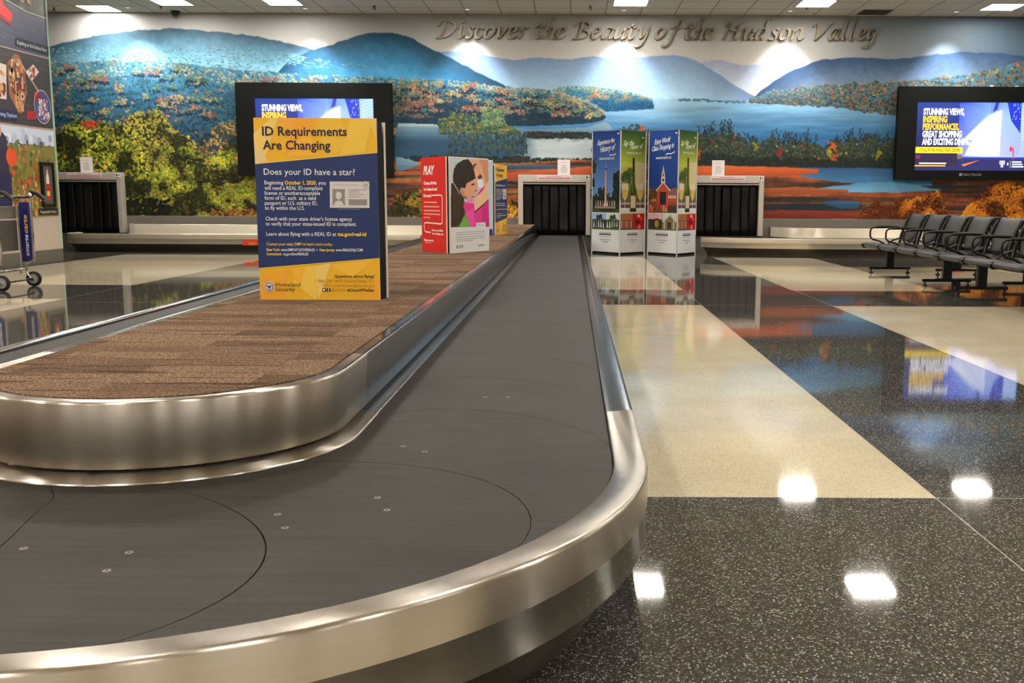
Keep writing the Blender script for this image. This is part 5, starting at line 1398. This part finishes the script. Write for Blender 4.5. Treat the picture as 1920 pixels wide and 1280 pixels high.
# ------------------------------------------------------------------ wall screens
def wall_screen(x0, z0, label):
    W, H = 2.90, 1.70
    r = empty('wall_screen', (x0 + W/2, WALL_Y-0.02, z0), label, 'screen', 'wall screens with the same advert')
    f = MB()
    sx0, sx1, sz0, sz1 = 0.355, 2.555, 0.17, 1.415
    yb, yf = -0.01, -0.14
    X = lambda v: v - W/2
    f.box(X(0), yf, 0, X(sx0), yb, H).box(X(sx1), yf, 0, X(W), yb, H).box(X(sx0), yf, 0, X(sx1), yb, sz0).box(X(sx0), yf, sz1, X(sx1), yb, H)
    f.build('surround', M['tvframe'], r)
    w, h = sx1-sx0, sz1-sz0
    a = Art(w, h, (40, 60, 150), 0.01)
    for i in range(12):
        t = i/12; a.rect(0, h*t, w*.40, h*(t+1/12), tuple(int(p+(q-p)*t) for p, q in zip((24, 22, 60), (40, 64, 150)))); a.k -= 1
    a.k += 1
    def G(pts, cols): a.poly(pts, cols)
    b1, b2, wv = (40, 66, 220), (90, 130, 240), (236, 240, 255)
    G([(w*.36, h*.2), (w*.62, h*.2), (w*.62, h), (w*.36, h)], [(120, 130, 220), (200, 206, 250), (110, 150, 245), b1]); G([(w*.62, h*.2), (w, h*.2), (w, h), (w*.62, h)], [(190, 196, 245), (150, 160, 235), (150, 190, 250), b2])
    for i in range(16): a.line([(w*(.36+.017*i), h*(.98-.004*i*i*.2)), (w*(.44+.016*i), h*(.62+.004*i))], .006, (130, 160, 245))
    G([(w*.40, h*.45), (w*.62, h*.45), (w*.72, h*.9), (w*.60, h*.82)], [wv, wv, (210, 225, 255), (150, 180, 250)])
    G([(w*.42, h*.22), (w*.72, h*.22), (w*.72, h*.88), (w*.52, h*.6)], [(206, 200, 240), (226, 226, 252), (200, 216, 255), wv]); G([(w*.72, h*.22), (w*.88, h*.22), (w*.90, h*.55), (w*.72, h*.9)], [(170, 176, 236), (150, 160, 226), (140, 166, 240), (150, 180, 245)])
    a.poly([(w*.76, h), (w*.88, h), (w*.885, h*.55), (w*.80, h*.74)], (30, 50, 190)); a.poly([(w*.64, h*.86), (w*.66, h), (w*.69, h), (w*.68, h*.9)], (50, 60, 170))
    r_ = random.Random(2)
    for i in range(26): a.ell(w*r_.uniform(.78, .875), h*r_.uniform(.72, .98), .008, .012, (140, 180, 255), 6)
    for i in range(12): a.line([(w*.89, h*(.45+.045*i)), (w*.99, h*(.50+.045*i))], .008, (200, 225, 255))
    a.rect(0, 0, w, h*.17, (40, 40, 96)); a.poly([(w*.42, h*.06), (w*.56, h*.16), (w*.47, h*.12), (w*.40, h*.09)], (216, 120, 60)); a.rect(w*.36, h*.17, w*.40, h*.23, (120, 90, 80)); a.line([(w*.41, h*.12), (w*.41, h*.34)], .006, (90, 90, 130)); a.ell(w*.815, h*.32, .03, .05, (230, 60, 70)); a.rect(w*.83, h*.17, w*.84, h*.34, (200, 60, 90))
    a.rect(0, h*.06, w*.36, h*.25, (46, 34, 64)); a.ell(.06, h*.2, .05, .04, (120, 40, 90), 10)
    Wt, Yl = (255, 255, 255), (250, 200, 40)
    for t, wd, v, c in (('STUNNING VIEWS,', .372, .82, Wt), ('INSPIRING', .22, .71, Yl), ('PERFORMANCES,', .33, .60, Yl), ('GREAT SHOPPING', .36, .49, Wt), ('AND EXCITING DINING', .44, .38, Wt)):
        a.text(t, w*.055, h*v, h*.088, c, width=w*wd*.93, bold=0.045)
    a.rect(0, h*.255, w*.405, h*.345, (250, 214, 40)); a.text("IT'S ALL AT THE WORLD TRADE CENTER", w*.04, h*.278, h*.044, (110, 80, 20), width=w*.34, bold=.02)
    a.rect(w*.04, h*.095, w*.27, h*.115, (226, 226, 246)); a.rect(0, h*.06, w*.265, h*.077, (250, 190, 50))
    for i in range(4): a.rect(w*(.725+.012*i), h*(.05 if i in (1, 2) else .09), w*(.732+.012*i), h*.15, Wt)
    a.rect(w*.79, h*.08, w*.80, h*.12, Wt); a.rect(w*.815, h*.04, w*.817, h*.15, Wt)
    for i in range(3): a.rect(w*.83, h*(.05+.035*i), w*(.93-.01*i), h*(.07+.035*i), (230, 236, 255))
    a.build('display', M['screen'], r, (X(sx0), yf+0.03, sz0), (1, 0, 0), (0, 0, 1))
    b = Art(0.42, 0.06, (9, 11, 10), 0.002)
    b.rect(0.0, .006, .042, .054, (190, 192, 190)); b.line([(.021, .012), (.021, .048)], .006, (30, 32, 30)); b.line([(.006, .03), (.036, .03)], .006, (30, 32, 30))
    b.text('Clear Channel', .06, .014, .036, (170, 172, 170), width=.34)
    b.build('maker_plate', M['print'], r, (X(1.20), yf-0.002, 0.065), (1, 0, 0), (0, 0, 1))
    return r
wall_screen(-6.25, 1.395, 'black framed lit screen on the mural, mostly hidden behind the tall ID sign')
wall_screen(6.05, 1.385, 'black framed lit screen on the mural above the row seats at right')

# ------------------------------------------------------------------ photo panels on the left wall
PX = LW_X + 0.008
def wall_sheet(a, name, y0, z0, label, cat='poster'):
    o = a.build(name, M['print'], None, (0, 0, 0), (0, 1, 0), (0, 0, 1))
    o.location = (PX, y0, z0)
    return tag(o, label, cat)
Y0 = 11.6; PW_ = 15.335 - Y0
rr = random.Random(12)
# river kayaks
zb, zt = 3.045, 4.34
a = Art(PW_, zt-zb, (78, 76, 100), 0.006)
Q = lambda y, z: (y-Y0, z-zb)
for i in range(160):
    y = rr.uniform(Y0, 15.3); z = rr.uniform(3.07, 3.62); u, v = Q(y, z); a.rect(u, v, u+rr.uniform(.05, .2), v+.008, rr.choice([(92, 90, 118), (66, 64, 88), (104, 104, 130), (60, 60, 78)])); a.k -= 1
a.k += 2
a.poly([Q(Y0, 3.86), Q(13.4, 3.80), Q(14.4, 3.66), Q(14.8, 3.613), Q(15.335, 3.613), Q(15.335, 4.34), Q(Y0, 4.34)], (40, 44, 30))
a.blobs(260, 0.2, .62, PW_-.04, 1.26, .03, .09, [(52, 60, 36), (36, 40, 26), (70, 74, 40), (96, 80, 44), (28, 32, 24)], rr)
a.blobs(60, 2.6, .70, 3.3, 1.1, .03, .06, [(150, 84, 60), (190, 140, 90), (120, 60, 50), (206, 170, 110)], rr)
a.line([Q(Y0, 3.86), Q(13.4, 3.80), Q(14.4, 3.662), Q(14.8, 3.613), Q(15.33, 3.613)], .02, (186, 182, 176))
for k, s in ((13.55, 1.3), (14.22, 1.0)):
    a.poly([Q(k-.45*s, 3.52), Q(k, 3.60), Q(k+.2*s, 3.52), Q(k+.16*s, 3.40), Q(k-.2*s, 3.42)], (214, 40, 34)); a.poly([Q(k-.2, 3.50), Q(k+.14, 3.38), Q(k+.17, 3.34), Q(k-.3, 3.44)], (150, 26, 26)); a.ell(*Q(k-.08, 3.62), .07, .09, (190, 60, 50)); a.ell(*Q(k-.08, 3.72), .04, .05, (206, 150, 120))
a.poly([Q(14.45, 3.09), Q(15.335, 3.075), Q(15.335, 3.21), Q(14.45, 3.205)], (22, 22, 28)); a.text('Kayaking on the Hudson River', *Q(14.49, 3.12), .052, (206, 206, 212), width=.80, bold=.01)
wall_sheet(a, 'river_photo_panel', Y0, zb, 'kayak and river photo panel, topmost on the left wall')
# food
zb, zt = 2.0, 3.02
a = Art(PW_, zt-zb, (66, 58, 56), 0.006)
for i in range(60): u = rr.uniform(0, PW_-.3); v = rr.uniform(0, zt-zb-.02); a.rect(u, v, u+rr.uniform(.1, .3), v+.012, rr.choice([(78, 70, 66), (54, 48, 48), (90, 80, 74)])); a.k -= 1
a.k += 2
a.poly([Q(13.2, 2.30), Q(14.12, 2.32), Q(14.18, 2.79), Q(13.3, 2.84)], (214, 204, 190)); a.blobs(60, 1.7, .36, 2.5, .76, .02, .05, [(150, 60, 40), (186, 110, 60), (206, 160, 100), (110, 40, 40)], rr)
a.poly([Q(14.2, 2.82), Q(14.42, 2.98), Q(14.52, 2.97), Q(14.64, 2.82), Q(14.66, 2.45), Q(14.50, 2.16), Q(14.40, 2.16), Q(14.20, 2.38)], (150, 100, 66))
a.blobs(150, 2.64, .42, 3.02, .92, .015, .04, [(206, 150, 90), (120, 44, 40), (226, 196, 120), (90, 50, 60), (60, 60, 76), (226, 206, 170), (176, 80, 50)], rr); a.blobs(30, 2.72, .2, 2.92, .42, .02, .04, [(196, 140, 90), (210, 160, 110)], rr)
a.line([Q(14.49, 2.91), Q(14.98, 2.51)], .03, (190, 160, 130))
a.poly([Q(14.66, 2.754), Q(14.88, 2.89), Q(15.03, 2.80), Q(14.82, 2.65)], (222, 212, 204)); a.blobs(24, 3.16, .70, 3.32, .84, .015, .03, [(176, 90, 50), (206, 120, 70), (120, 50, 40)], rr)
a.ell(*Q(15.06, 2.30), .23, .24, (70, 80, 130), 24); a.ell(*Q(14.93, 2.44), .12, .08, (140, 40, 40)); a.blobs(70, 3.34, .10, 3.62, .40, .015, .035, [(206, 206, 216), (150, 40, 54), (196, 150, 160), (100, 110, 160), (226, 226, 230)], rr)
a.line([Q(15.06+.23*math.cos(t), 2.30+.24*math.sin(t)) for t in np.linspace(0, 6.28, 30)], .012, (206, 196, 200))
a.poly([Q(14.61, 2.21), Q(14.88, 2.225), Q(14.86, 2.10), Q(14.60, 2.085)], (166, 40, 44)); a.ell(*Q(14.53, 2.40), .05, .05, (216, 206, 196)); a.ell(*Q(14.53, 2.40), .028, .028, (90, 50, 46))
a.rect(0, .04, 2.74, .17, (34, 40, 78)); a.text('Dining Options', *Q(13.86, 2.085), .055, (190, 196, 226), width=.48, bold=.01)
wall_sheet(a, 'food_photo_panel', Y0, zb, 'photo panel of platters of food, middle one on the left wall')
# farm field
zb, zt = 0.70, 1.965
a = Art(PW_, zt-zb, (128, 120, 56), 0.006)
a.poly([Q(Y0, 1.72), Q(15.335, 1.738), Q(15.335, 1.965), Q(Y0, 1.965)], (206, 214, 232))
a.blobs(40, .3, 1.03, PW_-.1, 1.2, .03, .10, [(226, 230, 240), (186, 196, 216), (150, 160, 180)], rr); a.blobs(50, .1, 1.0, PW_-.06, 1.06, .02, .05, [(90, 96, 84), (110, 112, 80), (76, 84, 84)], rr)
a.blobs(420, .05, .02, PW_-.05, .98, .015, .05, [(150, 136, 64), (110, 106, 46), (170, 150, 80), (128, 90, 50), (90, 92, 40), (176, 120, 70)], rr)
a.blobs(120, 2.3, .02, PW_-.05, .55, .015, .04, [(160, 80, 50), (180, 110, 80), (140, 110, 60), (206, 160, 120)], rr)
for u, v, r in ((2.55, .62, .05), (2.95, .5, .05), (3.15, .72, .04), (3.0, .3, .045), (3.6, .45, .05)): a.ell(u, v, r, r*.85, (206, 84, 40))
pu = 13.93-Y0
a.poly([(pu-.22, .05), (pu+.12, .05), (pu+.16, .60), (pu-.2, .62)], (38, 36, 78)); a.poly([(pu-.24, .58), (pu+.12, .58), (pu+.10, 1.10), (pu-.05, 1.2), (pu-.25, 1.1)], (52, 46, 64)); a.ell(pu-.08, 1.18, .07, .09, (206, 160, 130))
a.ell(14.12-Y0, .83, .13, .13, (220, 84, 30)); a.line([(14.12-Y0+.05*math.cos(t), .83+.125*math.sin(t)) for t in np.linspace(-1.4, 1.4, 9)], .008, (180, 60, 20))
a.rect(14.74-Y0, .02, 15.29-Y0, .115, (26, 24, 22)); a.text('Vegetable Farm', 14.78-Y0, .045, .04, (206, 200, 190), width=.46, bold=.01)
wall_sheet(a, 'farm_photo_panel', Y0, zb, 'photo panel of a pumpkin field, lowest on the left wall')
# framed bottle picture
r = empty('framed_picture', (LW_X+0.020, 14.84, 0.83), 'narrow dark framed bottle picture hung over the pumpkin field panel', 'framed picture')
f = MB()
w, h = 0.37, 0.665
f.box(0, 0, 0, .03, w, .05).box(0, 0, h-.05, .03, w, h).box(0, 0, .05, .03, .05, h-.05).box(0, w-.05, .05, .03, w, h-.05)
f.build('frame', M['blackmetal'], r, bevel=0.004)
a = Art(w-.1, h-.1, (84, 78, 70), 0.004)
a.poly([(.09, .30), (.18, .30), (.175, .40), (.15, .46), (.15, .52), (.12, .52), (.12, .46), (.095, .40)], (216, 210, 204)); a.rect(.085, .05, .185, .30, (176, 36, 34)); a.rect(.095, .12, .175, .19, (222, 196, 90)); a.rect(.118, .50, .152, .545, (150, 90, 80))
a.build('picture', M['print'], r, (.012, .05, .05), (0, 1, 0), (0, 0, 1))

# ------------------------------------------------------------------ luggage cart
ct = empty('luggage_cart', (-6.05, 10.8, 0), 'luggage cart with navy side panel lettered smarte carte, by the left wall', 'luggage cart')
def wheel(y):
    o = MB().lathe([(0.050, -0.018), (0.072, -0.020), (0.083, -0.012), (0.083, 0.012), (0.072, 0.020), (0.050, 0.018)], (0.04, y, 0.083), 'y', 30).build('wheel', M['rubber'], ct)
    h_ = MB().lathe([(0.001, -0.024), (0.014, -0.024), (0.016, -0.016), (0.044, -0.013), (0.056, -0.021), (0.058, 0.0), (0.056, 0.021), (0.044, 0.013), (0.016, 0.016), (0.014, 0.024), (0.001, 0.024)], (0.04, y, 0.083), 'y', 30).build('hub', M['wheelgrey'], o)
    return o
for y in (0.31, -0.32): wheel(y)
MB().tube([(0.04, -0.30, 0.083), (0.04, 0.29, 0.083)], 0.010).build('axle', M['blackmetal'], ct)
for y in (0.31, -0.33):
    MB().tube([(0.02, y-.02, 0.09), (-0.03, y-.02, 0.16), (-0.02, y-.02, 0.25), (0.07, y-.02, 0.30), (0.072, y-.02, 0.60), (0.068, y-.02, 0.90), (0.07, y-.02, 1.00)], 0.012).build('upright', M['chrome'], ct)
    MB().tube([(-0.09, y-.02, 0.14), (-0.075, y-.02, 0.30), (-0.075, y-.02, 0.88), (-0.055, y-.02, 0.925), (0.0, y-.02, 0.965), (0.066, y-.02, 0.985)], 0.011).build('upright', M['chrome'], ct)
    a = Art(0.128, 0.655, (28, 30, 92), 0.012)
    a.text('smarte', .088, .06, .042, (226, 228, 240), width=.24, bold=.012, shear=.3, rot=math.pi/2); a.text('carte', .088, .315, .042, (226, 186, 50), width=.20, bold=.012, shear=.3, rot=math.pi/2)
    a.rect(0, 0, .006, .655, (120, 110, 130)); a.rect(.122, 0, .128, .655, (120, 90, 120))
    a.build('side_panel', M['print'], ct, (-0.064, y-.03, 0.275), (1, 0, 0), (0, 0, 1))
    MB().tube([(0.062, y-.02, 0.99), (0.085, y-.02, 1.035), (0.14, y-.02, 1.03), (0.20, y-.02, 0.985), (0.235, y-.02, 0.95)], 0.024).build('grip', M['black'], ct)
    MB().lathe([(0.001, 0.045), (0.025, 0.035), (0.034, 0.0), (0.03, -0.03), (0.012, -0.04)], (0.075, y-.02, 1.005)).build('cap', M['chrome'], ct)
MB().tube([(0.07, -0.35, 0.985), (0.07, 0.29, 0.985)], 0.015).build('handle_bar', M['blackmetal'], ct)
MB().box(-0.098, -0.33, 0.40, -0.082, 0.27, 0.735).build('back_board', M['darkbase'], ct, bevel=0.004)
MB().box(-0.098, -0.33, 0.75, -0.082, 0.27, 0.885).build('top_board', M['wallbase'], ct, bevel=0.004)
t = MB()
for y in (-0.28, -0.14, 0, 0.14, 0.24): t.tube([(-0.05, y, 0.19), (-0.6, y, 0.16), (-0.95, y, 0.15)], 0.009, 8)
t.tube([(-0.05, -0.30, 0.19), (-0.05, 0.26, 0.19)], 0.012, 8).tube([(-0.95, -0.30, 0.15), (-0.95, 0.26, 0.15)], 0.012, 8).tube([(-0.5, -0.30, 0.165), (-0.5, 0.26, 0.165)], 0.010, 8)
t.build('load_rack', M['chrome'], ct)
for y in (0.2, -0.24):
    MB().lathe([(0.001, -0.014), (0.05, -0.014), (0.058, 0), (0.05, 0.014), (0.001, 0.014)], (-0.9, y, 0.058), 'y', 22).build('caster', M['rubber'], ct)
    MB().box(-0.915, y-.02, 0.06, -0.885, y-.014, 0.15).box(-0.915, y+.014, 0.06, -0.885, y+.02, 0.15).build('caster_fork', M['chrome'], ct)

# ------------------------------------------------------------------ row seating
PITCH_S = 0.715
def make_bench(n, legs):
    r = empty('row_seating', (0, 0, 0), 'x', 'bench seating', 'beam mounted row seats on the right')
    L2 = n*PITCH_S
    MB().box(-0.03, -L2+0.06, 0.325, 0.035, -0.06, 0.375).build('beam', M['blackmetal'], r, bevel=0.006)
    for ly in legs:
        b = MB().box(-0.052, ly-0.032, 0.075, 0.052, ly+0.032, 0.328)
        b.box(-0.285, ly-0.026, 0.048, 0.285, ly+0.026, 0.082)
        lg = b.build('leg', M['blackmetal'], r, bevel=0.006)
        for x in (-0.255, 0.255):
            MB().cyl((x, ly, 0.0), (x, ly, 0.014), 0.03, 0.026).cyl((x, ly, 0.014), (x, ly, 0.05), 0.009).build('foot', M['black'], lg)
    sprof = [(-0.292, 0.345), (-0.318, 0.352), (-0.334, 0.372), (-0.326, 0.393), (-0.300, 0.402), (-0.20, 0.398), (-0.05, 0.385), (0.07, 0.380), (0.14, 0.388), (0.18, 0.408)]
    bprof = [(0.150, 0.452), (0.160, 0.475), (0.178, 0.52), (0.205, 0.60), (0.238, 0.69), (0.268, 0.76), (0.292, 0.80), (0.308, 0.806)]
    for i in range(n):
        yc = -PITCH_S*(i+0.5); hw = 0.318
        rows = []
        for x, z in sprof: rows.append([(x, yc+hw*q, z + 0.004*q*q) for q in np.linspace(-1, 1, 9)])
        st_ = MB().grid(rows).build('seat', M['seat'], r, solid=0.012)
        wid = [0.10, 0.165, 0.215, 0.255, 0.275, 0.280, 0.276, 0.262]
        rows = []
        for (x, z), w in zip(bprof, wid): rows.append([(x + 0.03*(q*q), yc+w*q, z) for q in np.linspace(-1, 1, 11)])
        MB().grid(rows).build('backrest', M['seat'], r, solid=0.014)
        fr = MB()
        for s in (-1, 1):
            y = yc + s*0.298
            fr.tube([(-0.05, y, 0.372), (0.10, y, 0.366), (0.165, y, 0.40), (0.185, yc+s*0.292, 0.52), (0.25, yc+s*0.292, 0.70), (0.30, yc+s*0.286, 0.79)], 0.020, 8)
        fr.tube([(0.19, yc-0.295, 0.47), (0.185, yc, 0.44), (0.19, yc+0.295, 0.47)], 0.012, 8)
        fr.build('seat_frame', M['blackmetal'], r)
    for i in range(n+1):
        y = -PITCH_S*i + (-0.012 if i == 0 else 0.012 if i == n else 0)
        pts = [(0.0, y, 0.372), (-0.05, y, 0.40), (-0.10, y, 0.43), (-0.20, y, 0.455), (-0.232, y, 0.49), (-0.236, y, 0.56), (-0.225, y, 0.60), (-0.19, y, 0.622), (0.0, y, 0.625), (0.17, y, 0.622), (0.225, y, 0.60), (0.235, y, 0.56), (0.22, y, 0.50), (0.17, y, 0.47), (0.08, y, 0.44), (0.03, y, 0.40), (0.02, y, 0.372)]
        am = MB().tube(pts, 0.0125, 10).build('armrest', M['blackmetal'], r)
        MB().tube([(-0.15, y, 0.628), (0.0, y, 0.632), (0.16, y, 0.628)], 0.017, 10).build('arm_pad', M['black'], am)
        MB().box(-0.325, y-0.026, 0.335, 0.03, y+0.026, 0.366).cyl((-0.318, y-0.028, 0.372), (-0.318, y+0.028, 0.372), 0.030).build('bracket', M['blackmetal'], r, bevel=0.003)
    return r
b1 = make_bench(4, (-0.20, -2.33))
b1.location = (4.425, 14.06, 0); b1['label'] = 'far unit of grey row seats facing left, four seats with black arms'
b2 = make_bench(4, (-0.43, -2.5))
b2.location = (4.425, 11.16, 0); b2['label'] = 'near unit of grey row seats facing left, cut by the right edge'
b3 = copy_tree(b1)
b3.location = (5.235, 11.20, 0); b3.rotation_euler = (0, 0, math.pi); b3['label'] = 'far unit of grey row seats facing right, back to back with the left facing row'
b4 = copy_tree(b2)
b4.location = (5.235, 8.30, 0); b4.rotation_euler = (0, 0, math.pi); b4['label'] = 'near unit of grey row seats facing right, behind the left facing row'
